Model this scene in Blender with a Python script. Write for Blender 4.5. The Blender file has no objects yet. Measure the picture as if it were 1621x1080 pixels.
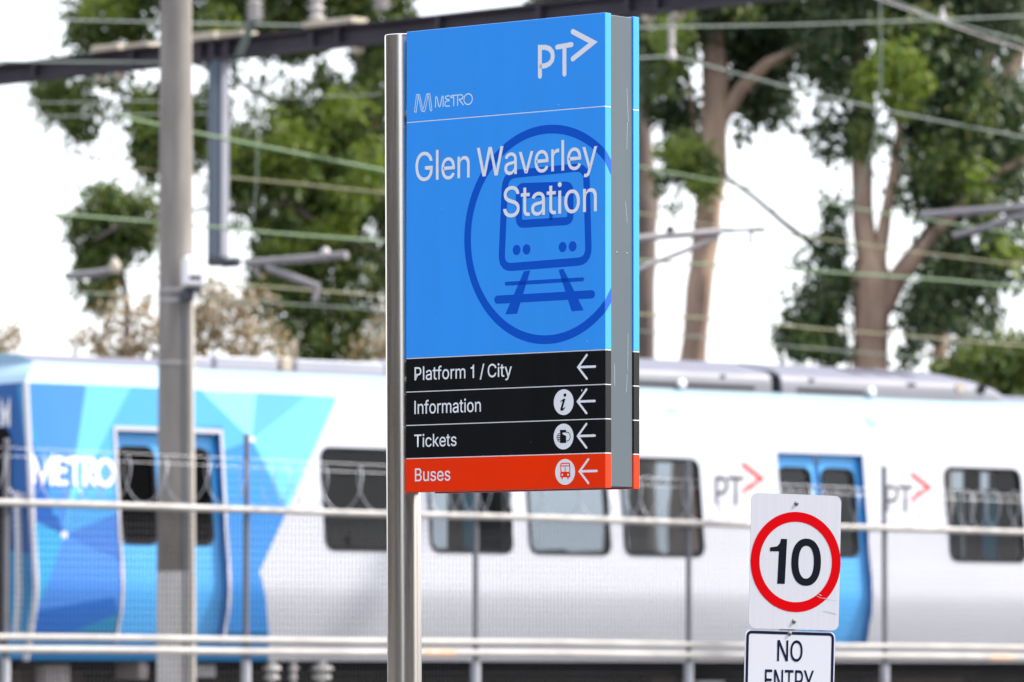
import bpy, bmesh, math, random, json
from mathutils import Vector, Matrix, noise
R = math.radians
scene = bpy.context.scene

# ------------------------------------------------------------------ camera, sky, sun, exposure
FPX, HOR, CX, CY, CAMZ = 8400.0, 1075.0, 810.5, 540.0, 1.6     # focal length in photo pixels, horizon row, centre, eye height
PITCH = math.atan((HOR - CY) / FPX)
cam_data = bpy.data.cameras.new('camera')
cam = bpy.data.objects.new('camera', cam_data)
scene.collection.objects.link(cam)
cam.location = (0, 0, CAMZ)
cam.rotation_euler = (R(90) + PITCH, 0, 0)
cam_data.sensor_width = 36.0
cam_data.lens = FPX * 36.0 / 1621.0
cam_data.clip_start, cam_data.clip_end = 0.5, 5000
cam_data.dof.use_dof = True
cam_data.dof.focus_distance = 17.62
cam_data.dof.aperture_fstop = 5.4
cam_data.dof.aperture_blades = 0
scene.camera = cam

SUN_EL, SUN_AZ = R(46), R(86)          # azimuth clockwise from +Y (straight ahead)
world = bpy.data.worlds.new('World')
scene.world = world
world.use_nodes = True
wt = world.node_tree
bg = wt.nodes['Background']
sky = wt.nodes.new('ShaderNodeTexSky')
sky.sky_type = 'NISHITA'
sky.sun_disc = False
sky.sun_elevation = SUN_EL
sky.sun_rotation = SUN_AZ
sky.air_density, sky.dust_density, sky.ozone_density = 1.0, 4.0, 1.0
# thin bright cloud over most of the sky
ctc = wt.nodes.new('ShaderNodeTexCoord'); cmp_ = wt.nodes.new('ShaderNodeMapping'); cmp_.inputs['Scale'].default_value = (1, 1, 3)
cns = wt.nodes.new('ShaderNodeTexNoise'); cns.inputs['Scale'].default_value = 2.2; cns.inputs['Detail'].default_value = 6
cmr = wt.nodes.new('ShaderNodeMapRange'); cmr.inputs[1].default_value = 0.25; cmr.inputs[2].default_value = 0.6; cmr.inputs[3].default_value = 0.45; cmr.inputs[4].default_value = 0.9
cmx = wt.nodes.new('ShaderNodeMix'); cmx.data_type = 'RGBA'; cmx.inputs['B'].default_value = (4.0, 4.1, 4.35, 1)
wt.links.new(ctc.outputs['Generated'], cmp_.inputs[0]); wt.links.new(cmp_.outputs[0], cns.inputs[0]); wt.links.new(cns.outputs['Fac'], cmr.inputs[0])
wt.links.new(cmr.outputs[0], cmx.inputs['Factor']); wt.links.new(sky.outputs[0], cmx.inputs['A']); wt.links.new(cmx.outputs['Result'], bg.inputs[0])
bg.inputs[1].default_value = 0.15
sun_data = bpy.data.lights.new('sun', 'SUN')
sun_data.energy, sun_data.angle, sun_data.color = 2.0, R(3), (1.0, 0.95, 0.88)
sun = bpy.data.objects.new('sun', sun_data)
scene.collection.objects.link(sun)
sdir = Vector((math.sin(SUN_AZ) * math.cos(SUN_EL), math.cos(SUN_AZ) * math.cos(SUN_EL), math.sin(SUN_EL)))
sun.rotation_euler = sdir.to_track_quat('Z', 'Y').to_euler()
scene.view_settings.view_transform = 'Standard'
scene.view_settings.look = 'None'
scene.view_settings.exposure = 1.74
scene.view_settings.gamma = 1
scene.cycles.use_denoising = True
scene.cycles.max_bounces = 8
scene.cycles.transparent_max_bounces = 24

# ------------------------------------------------------------------ helpers
col = scene.collection
rnd = random.Random(7)

def at(px, py, Y):
    """the point at world depth Y seen at a pixel of the 1621 x 1080 photograph"""
    d = Vector(((px - CX) / FPX, 1.0, (CY - py) / FPX))
    c, s = math.cos(PITCH), math.sin(PITCH)
    w = Vector((d.x, d.y * c - d.z * s, d.y * s + d.z * c))
    w *= Y / w.y
    return w + Vector((0, 0, CAMZ))

def on_plane(px, py, p0, n):
    d = at(px, py, 1.0) - Vector((0, 0, CAMZ))
    o = Vector((0, 0, CAMZ))
    return o + d * ((p0 - o).dot(n) / d.dot(n))

def px_m(Y): return Y / FPX            # metres per photo pixel at depth Y

def lin(c):
    c = c / 255.0
    return c / 12.92 if c <= 0.04045 else ((c + 0.055) / 1.055) ** 2.4

def rgb(r, g, b): return (lin(r), lin(g), lin(b), 1.0)

def tag(o, label=None, cat=None, group=None, kind=None):
    if label: o['label'] = label
    if cat: o['category'] = cat
    if group: o['group'] = group
    if kind: o['kind'] = kind
    return o

def empty(name, loc=(0, 0, 0), rot=(0, 0, 0), parent=None):
    o = bpy.data.objects.new(name, None)
    col.objects.link(o)
    o.location = loc
    o.rotation_euler = rot
    o.empty_display_size = 0.2
    if parent: o.parent = parent
    return o

class MB:
    """collects faces, then links them as ONE mesh object"""
    def __init__(self): self.v, self.f, self.m = [], [], []
    def add(self, vs, fs, mi=0):
        b = len(self.v)
        self.v += [Vector(x) for x in vs]
        self.f += [[i + b for i in f] for f in fs]
        self.m += [mi] * len(fs)
        return self
    def box(self, x0, x1, y0, y1, z0, z1, mi=0, M=None):
        vs = [Vector((x, y, z)) for z in (z0, z1) for y in (y0, y1) for x in (x0, x1)]
        if M: vs = [M @ v for v in vs]
        return self.add(vs, [(0, 2, 3, 1), (4, 5, 7, 6), (0, 1, 5, 4), (1, 3, 7, 5), (3, 2, 6, 7), (2, 0, 4, 6)], mi)
    def tube(self, pts, rad, seg=10, cap=True, mi=0, jitter=0.0, closed=False):
        pts = [Vector(p) for p in pts]
        n = len(pts)
        if not hasattr(rad, '__len__'): rad = [rad] * n
        b = len(self.v)
        up = None
        for i, p in enumerate(pts):
            a = pts[max(i - 1, 0)]; c = pts[min(i + 1, n - 1)]
            t = (c - a).normalized()
            if up is None:
                up = Vector((0, 0, 1)) if abs(t.z) < 0.9 else Vector((1, 0, 0))
            s = t.cross(up).normalized(); up = s.cross(t).normalized()
            for k in range(seg):
                an = 2 * math.pi * k / seg
                r = rad[i]
                if jitter: r *= 1 + jitter * noise.noise(p * 1.7 + Vector((math.cos(an), math.sin(an), 0)) * 1.5)
                self.v.append(p + (s * math.cos(an) + up * math.sin(an)) * r)
        for i in range(n - 1):
            for k in range(seg):
                k2 = (k + 1) % seg
                self.f.append([b + i * seg + k, b + i * seg + k2, b + (i + 1) * seg + k2, b + (i + 1) * seg + k]); self.m.append(mi)
        if cap:
            self.f.append([b + k for k in range(seg)][::-1]); self.m.append(mi)
            self.f.append([b + (n - 1) * seg + k for k in range(seg)]); self.m.append(mi)
        return self
    def lathe(self, base, axis, prof, seg=16, mi=0):
        axis = Vector(axis).normalized()
        s = axis.cross(Vector((0, 0, 1)) if abs(axis.z) < 0.9 else Vector((1, 0, 0))).normalized(); u = axis.cross(s)
        b = len(self.v); n = len(prof)
        for (h, r) in prof:
            for k in range(seg):
                an = 2 * math.pi * k / seg
                self.v.append(Vector(base) + axis * h + (s * math.cos(an) + u * math.sin(an)) * r)
        for i in range(n - 1):
            for k in range(seg):
                k2 = (k + 1) % seg
                self.f.append([b + i * seg + k, b + i * seg + k2, b + (i + 1) * seg + k2, b + (i + 1) * seg + k]); self.m.append(mi)
        self.f.append([b + k for k in range(seg)][::-1]); self.m.append(mi)
        self.f.append([b + (n - 1) * seg + k for k in range(seg)]); self.m.append(mi)
        return self
    def build(self, name, mats, parent=None, smooth=False, bevel=0, fix=True):
        me = bpy.data.meshes.new(name)
        me.from_pydata([tuple(v) for v in self.v], [], self.f)
        mats = mats if isinstance(mats, (list, tuple)) else [mats]
        for m in mats: me.materials.append(m)
        me.polygons.foreach_set('material_index', self.m)
        me.update()
        if fix or bevel:
            bm = bmesh.new(); bm.from_mesh(me)
            if fix: bmesh.ops.recalc_face_normals(bm, faces=bm.faces)
            if bevel:
                es = [e for e in bm.edges if len(e.link_faces) == 2 and e.calc_face_angle(0) > 0.5]
                bmesh.ops.bevel(bm, geom=es, offset=bevel, segments=2, affect='EDGES', profile=0.5)
            bm.to_mesh(me); bm.free()
        if smooth:
            me.polygons.foreach_set('use_smooth', [True] * len(me.polygons))
            try: me.set_sharp_from_angle(angle=R(40 if smooth is True else smooth))
            except Exception: pass
        o = bpy.data.objects.new(name, me)
        col.objects.link(o)
        if parent: o.parent = parent
        return o

def mat(name, color, rough=0.5, metal=0.0, vary=0.0, scale=3.0, stretch=(1, 1, 1), bump=0.0, bscale=40.0, spec=0.35, coat=0.0, dark=None, extra=None):
    m = bpy.data.materials.new(name)
    m.use_nodes = True
    nt = m.node_tree; N = nt.nodes; L = nt.links
    p = N['Principled BSDF']
    p.inputs['Base Color'].default_value = color
    p.inputs['Roughness'].default_value = rough
    p.inputs['Metallic'].default_value = metal
    p.inputs['Specular IOR Level'].default_value = spec
    p.inputs['Coat Weight'].default_value = coat
    tc = N.new('ShaderNodeTexCoord'); mp = N.new('ShaderNodeMapping')
    mp.inputs['Scale'].default_value = stretch
    L.new(tc.outputs['Object'], mp.inputs[0])
    if vary:
        n = N.new('ShaderNodeTexNoise'); n.inputs['Scale'].default_value = scale; n.inputs['Detail'].default_value = 6
        L.new(mp.outputs[0], n.inputs[0])
        mr = N.new('ShaderNodeMapRange'); mr.inputs[1].default_value = 0.3; mr.inputs[2].default_value = 0.7
        L.new(n.outputs['Fac'], mr.inputs[0])
        mx = N.new('ShaderNodeMix'); mx.data_type = 'RGBA'
        d = dark or tuple(c * (1 - vary) for c in color[:3]) + (1,)
        mx.inputs['A'].default_value = d; mx.inputs['B'].default_value = color
        L.new(mr.outputs[0], mx.inputs['Factor']); L.new(mx.outputs['Result'], p.inputs['Base Color'])
        r2 = N.new('ShaderNodeMapRange'); r2.inputs[3].default_value = min(1, rough + 0.12); r2.inputs[4].default_value = max(0.02, rough - 0.08)
        L.new(n.outputs['Fac'], r2.inputs[0]); L.new(r2.outputs[0], p.inputs['Roughness'])
    if bump:
        n2 = N.new('ShaderNodeTexNoise'); n2.inputs['Scale'].default_value = bscale; n2.inputs['Detail'].default_value = 5
        L.new(mp.outputs[0], n2.inputs[0])
        b = N.new('ShaderNodeBump'); b.inputs['Strength'].default_value = bump; b.inputs['Distance'].default_value = 0.01
        L.new(n2.outputs['Fac'], b.inputs['Height']); L.new(b.outputs[0], p.inputs['Normal'])
    if extra: extra(m, nt, p, mp)
    return m

# ---- flat shapes in a plane: every shape is a list of (x, z) points laid on the local plane y = depth
def arc(cx, cz, rx, rz, a0, a1, n=24):
    return [(cx + rx * math.cos(R(a0 + (a1 - a0) * i / n)), cz + rz * math.sin(R(a0 + (a1 - a0) * i / n))) for i in range(n + 1)]

def ring(mb, cx, cz, r0, r1, y, n=72, mi=0, keep=None):
    for i in range(n):
        a, b = 2 * math.pi * i / n, 2 * math.pi * (i + 1) / n
        q = [(cx + r0 * math.cos(a), cz + r0 * math.sin(a)), (cx + r1 * math.cos(a), cz + r1 * math.sin(a)),
             (cx + r1 * math.cos(b), cz + r1 * math.sin(b)), (cx + r0 * math.cos(b), cz + r0 * math.sin(b))]
        if keep: q = clip(q, *keep)
        if len(q) > 2: mb.add([(x, y, z) for x, z in q], [list(range(len(q)))], mi)

def disc(mb, cx, cz, rx, rz, y, n=32, mi=0):
    mb.add([(cx + rx * math.cos(2 * math.pi * i / n), y, cz + rz * math.sin(2 * math.pi * i / n)) for i in range(n)], [list(range(n))], mi)

def poly(mb, pts, y, mi=0): mb.add([(x, y, z) for x, z in pts], [list(range(len(pts)))], mi)

def clip(pts, a, b, c):
    """keep the side a*x + b*z <= c of a convex polygon"""
    out = []
    for i in range(len(pts)):
        p, q = pts[i], pts[(i + 1) % len(pts)]
        dp, dq = a * p[0] + b * p[1] - c, a * q[0] + b * q[1] - c
        if dp <= 0: out.append(p)
        if (dp < 0 < dq) or (dq < 0 < dp):
            t = dp / (dp - dq)
            out.append((p[0] + (q[0] - p[0]) * t, p[1] + (q[1] - p[1]) * t))
    return out

def stroke(mb, pts, w, y, closed=False, cap=True, mi=0, scale=(1, 1)):
    """a ribbon of width w along a polyline, mitred, with round ends"""
    pts = [Vector(p) for p in pts]
    n = len(pts); L, Rr = [], []
    for i, p in enumerate(pts):
        if closed: a, c = pts[i - 1], pts[(i + 1) % n]
        else: a, c = (pts[i - 1] if i else None), (pts[i + 1] if i < n - 1 else None)
        d1 = (p - a).normalized() if a is not None else (c - p).normalized()
        d2 = (c - p).normalized() if c is not None else d1
        n1 = Vector((-d1.y, d1.x)); n2 = Vector((-d2.y, d2.x))
        m = (n1 + n2)
        m = m.normalized() if m.length > 1e-6 else n1
        k = (w / 2) / max(0.35, m.dot(n1))
        L.append(p + m * k); Rr.append(p - m * k)
    vs = [(q.x, y, q.y) for q in L] + [(q.x, y, q.y) for q in Rr]
    m_ = n if closed else n - 1
    mb.add(vs, [[i, (i + 1) % n, n + (i + 1) % n, n + i] for i in range(m_)], mi)
    if cap and not closed:
        for e, d in ((pts[0], pts[0] - pts[1]), (pts[-1], pts[-1] - pts[-2])):
            a0 = math.atan2(d.y, d.x)
            q = [(e.x + w / 2 * math.cos(a0 + R(t)), y, e.y + w / 2 * math.sin(a0 + R(t))) for t in range(-90, 91, 20)]
            mb.add(q, [list(range(len(q)))], mi)

GLYPHS = json.loads('''{"/":[249,[[235,533,71,-76,14,-76,178,533]]],"1":[453,[[76,0,76,55,391,55,391,0],[276,509,276,0,212,0,212,448,209,448,86,358,86,427,198,509]]],"B":[456,[[60,0,60,509,266,508,310,499,329,491,345,481,359,469,371,456,381,442,394,410,398,374,397,358,392,331,387,320,380,310,373,301,356,286,347,280,326,270,315,267,315,262,327,261,351,252,374,237,385,227,394,216,409,189,414,173,417,155,418,136,417,117,408,83,400,67,390,52,377,39,362,28,344,18,324,10,301,4,275,1,247,0],[125,57,272,58,296,63,315,70,330,80,341,92,349,105,354,120,355,149,348,173,342,184,327,203,317,211,293,224,279,228,248,231,125,231],[125,285,252,286,277,291,299,302,308,309,323,326,333,348,336,372,334,388,330,403,323,417,313,429,299,439,283,446,263,450,240,452,125,452]]],"C":[510,[[267,-7,235,-5,205,1,177,11,150,25,126,42,104,63,86,88,70,115,57,146,48,179,42,215,40,254,42,293,48,329,57,362,70,393,86,421,104,445,126,466,150,484,177,498,205,508,235,514,267,516,305,513,340,504,357,498,373,490,402,471,415,460,427,447,448,418,463,385,469,367,473,348,408,348,401,373,389,395,375,413,348,435,327,445,304,452,292,454,267,456,245,454,223,450,203,443,184,432,166,419,150,403,137,385,125,364,116,340,109,314,105,285,103,254,105,223,109,194,116,168,125,145,137,123,151,105,166,89,184,76,203,66,223,59,245,54,280,53,315,60,327,64,348,74,375,96,389,114,401,136,408,160,473,160,469,142,457,107,438,76,428,62,416,49,388,28,357,11,341,5,305,-4]]],"E":[419,[[60,0,60,509,372,509,372,452,125,452,125,286,355,286,355,229,125,229,125,57,375,57,375,0]]],"G":[520,[[269,-7,236,-5,205,1,176,11,149,25,125,43,104,64,85,88,69,116,57,146,47,179,42,215,40,254,42,293,47,329,57,362,69,393,85,421,103,445,125,466,149,484,175,498,203,508,233,514,265,516,304,513,340,504,374,489,389,480,403,469,429,445,458,401,465,384,474,349,408,349,399,372,387,393,365,420,347,434,326,444,304,452,265,456,243,454,222,450,202,443,183,432,166,419,150,404,125,364,116,340,109,314,105,285,103,254,105,223,109,194,116,168,125,145,137,124,151,105,166,90,184,76,203,66,224,59,246,54,269,53,290,54,309,57,328,63,345,71,360,81,374,93,386,107,396,123,404,141,410,160,414,180,415,202,434,199,283,199,283,256,478,256,478,200,476,170,471,141,463,115,451,91,436,69,419,50,399,33,377,19,352,8,326,0,298,-5]]],"I":[300,[[31,0,31,57,118,57,118,452,31,452,31,509,269,509,269,452,183,452,183,57,269,57,269,0]]],"N":[523,[[60,0,60,509,136,509,369,141,388,107,414,55,405,54,401,95,399,146,399,509,463,509,463,0,387,0,177,331,108,452,119,454,125,317,125,0]]],"O":[533,[[267,-7,235,-5,205,1,177,11,150,25,126,42,105,63,86,88,70,115,57,146,48,179,42,215,40,254,42,293,48,329,57,362,70,393,86,421,105,445,126,466,150,484,177,498,205,508,235,514,267,516,299,514,329,508,357,498,384,484,408,466,429,445,448,421,464,393,477,362,486,329,491,293,493,254,491,215,486,179,477,146,464,115,448,88,429,63,408,42,384,25,357,11,329,1,299,-5],[267,53,289,54,310,59,330,66,349,76,367,89,383,105,396,123,408,144,418,168,425,194,429,223,430,254,429,286,425,314,418,341,408,365,396,386,383,404,367,420,349,433,330,443,310,450,289,454,267,456,223,450,203,443,184,433,167,420,151,404,137,385,125,364,116,340,109,314,105,285,103,254,105,223,109,194,116,168,125,144,137,123,151,105,167,89,184,76,203,66,223,59,245,54]]],"P":[445,[[60,0,60,509,235,509,263,507,289,503,312,497,332,487,350,476,366,462,379,447,390,430,398,411,404,391,409,348,404,304,398,284,390,265,379,248,366,233,350,219,332,207,312,198,289,191,263,187,235,186,109,186,109,242,233,242,252,243,284,250,297,256,308,264,318,272,327,282,338,306,342,319,344,333,344,362,342,376,333,402,318,423,297,439,268,449,251,451,125,452,125,0]]],"R":[449,[[60,0,60,509,236,509,264,507,290,504,333,489,351,478,367,465,380,450,399,415,405,395,408,374,409,352,408,330,405,309,399,290,390,271,380,255,367,240,333,217,312,209,289,203,264,199,236,198,96,198,96,255,234,255,269,258,284,262,298,267,309,273,319,281,327,290,334,300,339,312,344,338,345,352,344,367,339,393,334,405,319,425,298,440,269,449,252,451,125,452,125,0],[353,0,230,229,303,229,428,0]]],"S":[447,[[224,-9,197,-8,149,1,128,9,108,19,91,31,76,45,64,60,54,77,46,96,41,115,38,137,104,137,110,110,123,88,132,79,142,71,166,59,194,52,209,50,224,49,257,52,272,55,286,60,299,66,321,82,336,102,345,126,346,139,345,151,338,171,325,186,307,199,296,205,259,218,184,239,154,249,128,260,105,274,86,289,71,307,60,326,54,348,52,372,53,393,58,413,65,431,75,448,87,463,102,476,119,488,138,498,158,506,180,511,227,516,275,511,296,505,316,498,334,488,351,476,365,463,377,449,387,433,399,397,401,378,337,378,334,396,326,412,316,426,302,437,286,447,267,453,247,457,225,459,209,458,194,456,167,448,145,435,136,427,123,409,118,398,115,376,116,363,119,352,124,342,131,334,139,326,158,313,202,296,276,276,312,264,336,252,359,238,379,220,395,198,401,185,405,171,408,139,407,118,403,99,396,81,386,64,374,48,360,34,343,21,302,2,278,-4,252,-8]]],"T":[449,[[32,452,32,509,417,509,417,452,257,452,257,0,193,0,193,452]]],"W":[686,[[155,0,16,509,82,509,170,171,187,94,197,40,189,40,208,133,306,509,380,509,462,196,486,94,497,40,488,40,504,120,603,509,670,509,530,0,455,0,363,339,347,410,336,475,350,475,339,413,323,341,230,0]]],"Y":[472,[[203,0,203,208,16,509,91,509,208,318,229,279,250,230,224,230,244,280,280,344,381,509,455,509,268,208,268,0]]],"a":[389,[[160,-9,142,-8,126,-5,94,5,80,12,57,32,40,58,31,90,30,108,31,123,38,150,43,161,50,171,58,179,67,187,89,199,125,211,178,220,244,228,265,235,270,238,273,243,276,255,271,288,267,297,256,311,240,322,220,329,196,331,171,329,159,326,140,318,124,307,118,301,107,288,100,274,41,291,48,308,67,335,79,346,104,364,133,375,163,382,179,384,204,384,227,382,251,376,275,367,296,353,315,333,329,306,336,272,337,251,337,0,277,0,277,52,272,52,264,38,252,25,236,12,226,6,215,1,190,-6],[170,45,187,46,216,53,239,66,257,83,269,104,275,126,276,190,265,184,239,177,181,169,144,162,125,155,103,139,98,132,95,124,92,105,92,95,94,87,102,72,107,66,121,56,130,52,149,47]]],"c":[396,[[207,-8,182,-7,159,-2,137,6,117,16,98,30,82,46,68,64,56,85,46,108,40,133,36,159,34,187,36,216,40,243,46,268,56,291,68,312,82,330,98,346,117,360,137,371,159,378,182,383,221,384,234,383,272,373,295,362,315,349,332,332,347,312,353,301,362,277,303,262,294,283,286,295,276,306,257,319,242,325,226,329,207,330,189,329,173,325,158,319,145,310,134,300,115,274,108,258,99,224,96,187,99,151,108,117,115,102,134,76,145,66,158,57,173,51,207,46,234,49,250,54,271,66,282,76,296,95,304,117,363,102,354,78,334,46,306,21,285,9,261,-1,221,-8]]],"e":[404,[[212,-8,185,-7,161,-2,138,6,117,16,98,30,82,46,68,64,56,85,46,108,35,159,34,187,35,215,39,242,46,267,55,290,67,311,81,329,97,346,115,359,135,370,157,378,180,383,221,384,251,379,266,374,294,361,319,341,331,329,350,299,363,263,368,242,370,219,371,169,75,169,75,221,338,221,310,202,307,237,303,254,298,269,291,282,283,294,263,314,237,326,222,329,205,330,189,329,173,326,159,321,135,304,125,294,116,282,103,256,99,241,96,211,97,157,104,122,110,106,118,92,128,80,139,70,151,61,179,50,195,47,212,46,224,47,244,50,263,56,271,61,292,80,306,105,365,91,360,77,345,51,335,39,311,19,283,4,266,-1,249,-5]]],"f":[254,[[228,379,228,327,6,327,6,379],[81,0,81,432,84,461,89,474,104,496,113,505,135,519,161,527,187,530,215,528,234,524,243,521,227,468,211,473,200,474,182,473,171,470,162,466,154,460,145,443,142,431,142,0]]],"i":[167,[[53,0,53,379,114,379,114,0],[84,443,75,444,60,449,48,461,44,468,41,483,44,499,48,506,54,512,67,521,84,524,100,521,114,512,119,506,126,491,126,475,119,461,114,455,107,449,100,446]]],"k":[381,[[110,137,110,212,121,212,284,379,360,379,184,199,177,199],[53,0,53,509,114,509,114,0],[294,0,148,186,191,229,372,0]]],"l":[189,[[139,-2,119,-1,101,3,86,10,74,20,65,33,58,47,54,65,53,509,114,509,115,77,120,62,130,54,146,52,170,54,181,3,156,-2]]],"m":[610,[[53,0,53,379,112,379,112,295,108,295,112,310,118,323,132,346,141,355,161,370,172,376,195,384,207,386,239,385,257,380,273,372,287,361,299,347,309,331,316,314,321,295,312,295,322,321,337,343,347,353,368,369,394,380,407,383,437,386,468,383,497,372,510,364,522,354,532,342,541,328,548,313,553,296,556,276,557,0,496,0,496,254,494,273,490,289,483,302,473,313,460,321,447,326,419,330,406,330,395,328,374,320,365,314,351,299,345,290,338,270,335,247,335,0,274,0,273,275,269,288,262,301,253,311,242,320,229,326,215,329,199,330,188,330,168,325,148,314,132,299,126,289,117,266,114,253,114,0]]],"n":[410,[[114,227,114,0,53,0,53,379,112,379,112,287,102,287,112,312,124,332,137,349,152,362,169,372,187,379,207,383,227,384,246,383,264,380,280,376,295,369,309,360,321,349,332,336,341,321,348,304,353,285,356,264,357,0,296,0,295,256,290,275,283,291,273,304,260,315,246,323,229,328,210,329,184,326,161,317,150,311,141,303,126,283,117,257,114,243]]],"o":[415,[[207,-8,182,-7,159,-2,137,6,117,16,98,30,82,46,68,64,56,85,46,108,40,133,36,159,34,187,36,216,40,243,46,268,56,291,68,312,82,330,98,346,117,360,137,371,159,378,182,383,207,384,233,383,256,378,278,371,299,360,317,346,333,330,347,312,359,291,369,268,376,243,380,216,381,187,380,159,376,133,369,108,359,85,347,64,333,46,317,30,299,16,278,6,256,-2,233,-7],[207,46,242,51,257,57,282,76,300,102,307,117,316,151,319,187,316,224,307,258,300,274,282,300,257,319,242,325,226,329,207,330,189,329,173,325,158,319,145,310,134,300,115,274,108,258,99,224,96,187,99,151,108,117,115,102,134,76,145,66,158,57,173,51]]],"r":[259,[[53,0,53,379,112,379,112,321,115,321,130,347,140,358,166,375,196,384,213,385,243,384,243,322,213,326,182,323,159,315,149,309,132,293,126,284,117,262,114,250,114,0]]],"s":[365,[[182,-8,163,-7,128,-2,112,3,84,18,72,27,53,50,45,63,36,94,94,107,105,79,124,60,150,49,165,46,181,45,200,46,232,55,244,62,255,71,267,91,268,103,265,121,254,136,237,147,212,155,125,177,104,186,87,196,72,208,61,222,53,237,48,255,47,274,48,290,51,305,57,319,65,332,75,343,87,354,100,363,131,377,149,381,167,384,206,384,239,378,267,366,279,358,290,349,307,328,314,316,324,290,268,277,264,288,251,307,243,316,232,323,219,328,205,331,187,333,171,332,156,329,143,324,131,317,121,308,114,299,110,289,109,277,112,258,117,250,124,243,144,232,157,227,254,202,275,194,292,183,306,171,317,158,325,142,330,125,331,107,330,90,321,61,302,35,290,24,260,6,242,0,223,-5]]],"t":[227,[[204,379,204,327,6,327,6,379],[65,471,126,471,126,98,128,76,136,61,142,56,150,53,177,50,202,54,213,2,208,0,192,-3,168,-4,145,-3,125,2,107,10,92,21,80,35,72,52,67,71,65,93]]],"u":[410,[[182,-5,146,-1,130,4,115,11,101,20,89,31,78,44,69,59,62,76,57,95,54,116,53,139,53,379,114,379,114,144,115,123,119,105,127,89,137,75,150,64,164,56,181,52,200,50,226,53,249,62,259,69,276,86,289,109,293,122,296,153,296,379,357,379,357,0,298,0,298,92,307,92,297,67,286,47,272,30,257,17,240,7,222,0,203,-4]]],"v":[389,[[163,0,17,379,84,379,177,121,206,21,184,21,194,53,207,104,218,138,305,379,371,379,226,0]]],"y":[389,[[47,-139,61,-86,96,-90,111,-87,124,-80,136,-67,146,-48,163,-1,17,379,84,379,177,121,206,21,184,21,188,37,212,121,305,379,371,379,204,-58,198,-72,184,-97,177,-107,159,-124,139,-136,128,-140,104,-145,77,-145]]]}''')
GLYPHS['l'] = [180, [[59, 0, 59, 530, 121, 530, 121, 0]]]
GLYPHS['I'] = [192, [[62, 0, 62, 509, 130, 509, 130, 0]]]
GLYPHS['1'] = [420, [[196, 0, 196, 362, 92, 362, 92, 410, 150, 420, 190, 445, 207, 480, 214, 512, 262, 512, 262, 0]]]

GLYPHS['W'] = [686, [[12, 509, 154, 0, 228, 0, 343, 420, 458, 0, 532, 0, 674, 509, 604, 509, 496, 98, 382, 509, 303, 509, 190, 98, 82, 509]]]
GLYPHS['N'] = [524, [[62, 0, 62, 509, 140, 509, 398, 108, 398, 509, 462, 509, 462, 0, 386, 0, 126, 404, 126, 0]]]
GLYPHS['Y'] = [472, [[204, 0, 204, 206, 14, 509, 92, 509, 236, 268, 382, 509, 458, 509, 268, 206, 268, 0]]]

def text_mesh(name, txt, x0, x1, z0, cap_h, y, material, parent, track=0.0, bold=0.0, sh=0.0):
    """lettering as a flat mesh: starts at x0, ends at x1, baseline z0, capital height cap_h (509 font units)"""
    pen, lo, hi, S = 0.0, 1e9, -1e9, {}
    for ch in txt:
        if ch == ' ': pen += 135; continue
        adv, ps = GLYPHS[ch]
        for i, p in enumerate(ps):
            q = [(pen + p[k], p[k + 1]) for k in range(0, len(p), 2)]
            lo = min(lo, min(a for a, b in q)); hi = max(hi, max(a for a, b in q))
            S.setdefault(i if ch in 'tkfR' else 0, []).append(q)          # crossing strokes lie one above the other
        pen += adv + track
    kx, kz = (x1 - x0) / (hi - lo), cap_h / 509.0
    bm = bmesh.new()
    for lay, qs in S.items():
        cu = bpy.data.curves.new(name, 'CURVE'); cu.dimensions = '2D'; cu.fill_mode = 'BOTH'
        for q in qs:
            sp = cu.splines.new('POLY'); sp.points.add(len(q) - 1); sp.use_cyclic_u = True
            for pt, (a, b) in zip(sp.points, q): pt.co = (x0 + (a - lo) * kx + sh * b * kz, z0 + b * kz, 0, 1)
        if bold: cu.offset = bold
        o = bpy.data.objects.new(name, cu); col.objects.link(o)
        me = bpy.data.meshes.new_from_object(o.evaluated_get(bpy.context.evaluated_depsgraph_get()))
        bpy.data.objects.remove(o); bpy.data.curves.remove(cu)
        me.transform(Matrix(((1, 0, 0, 0), (0, 0, 1, y - .0001 * lay), (0, 1, 0, 0), (0, 0, 0, 1))))
        bm.from_mesh(me); bpy.data.meshes.remove(me)
    me = bpy.data.meshes.new(name); bm.to_mesh(me); bm.free()
    me.materials.append(material)
    o = bpy.data.objects.new(name, me); col.objects.link(o)
    if parent: o.parent = parent
    return o

def round_rect(x0, x1, z0, z1, r, n=6):
    q = []
    for cx, cz, a in ((x1 - r, z1 - r, 0), (x0 + r, z1 - r, 90), (x0 + r, z0 + r, 180), (x1 - r, z0 + r, 270)):
        q += [(cx + r * math.cos(R(a + 90 * i / n)), cz + r * math.sin(R(a + 90 * i / n))) for i in range(n + 1)]
    return q

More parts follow.
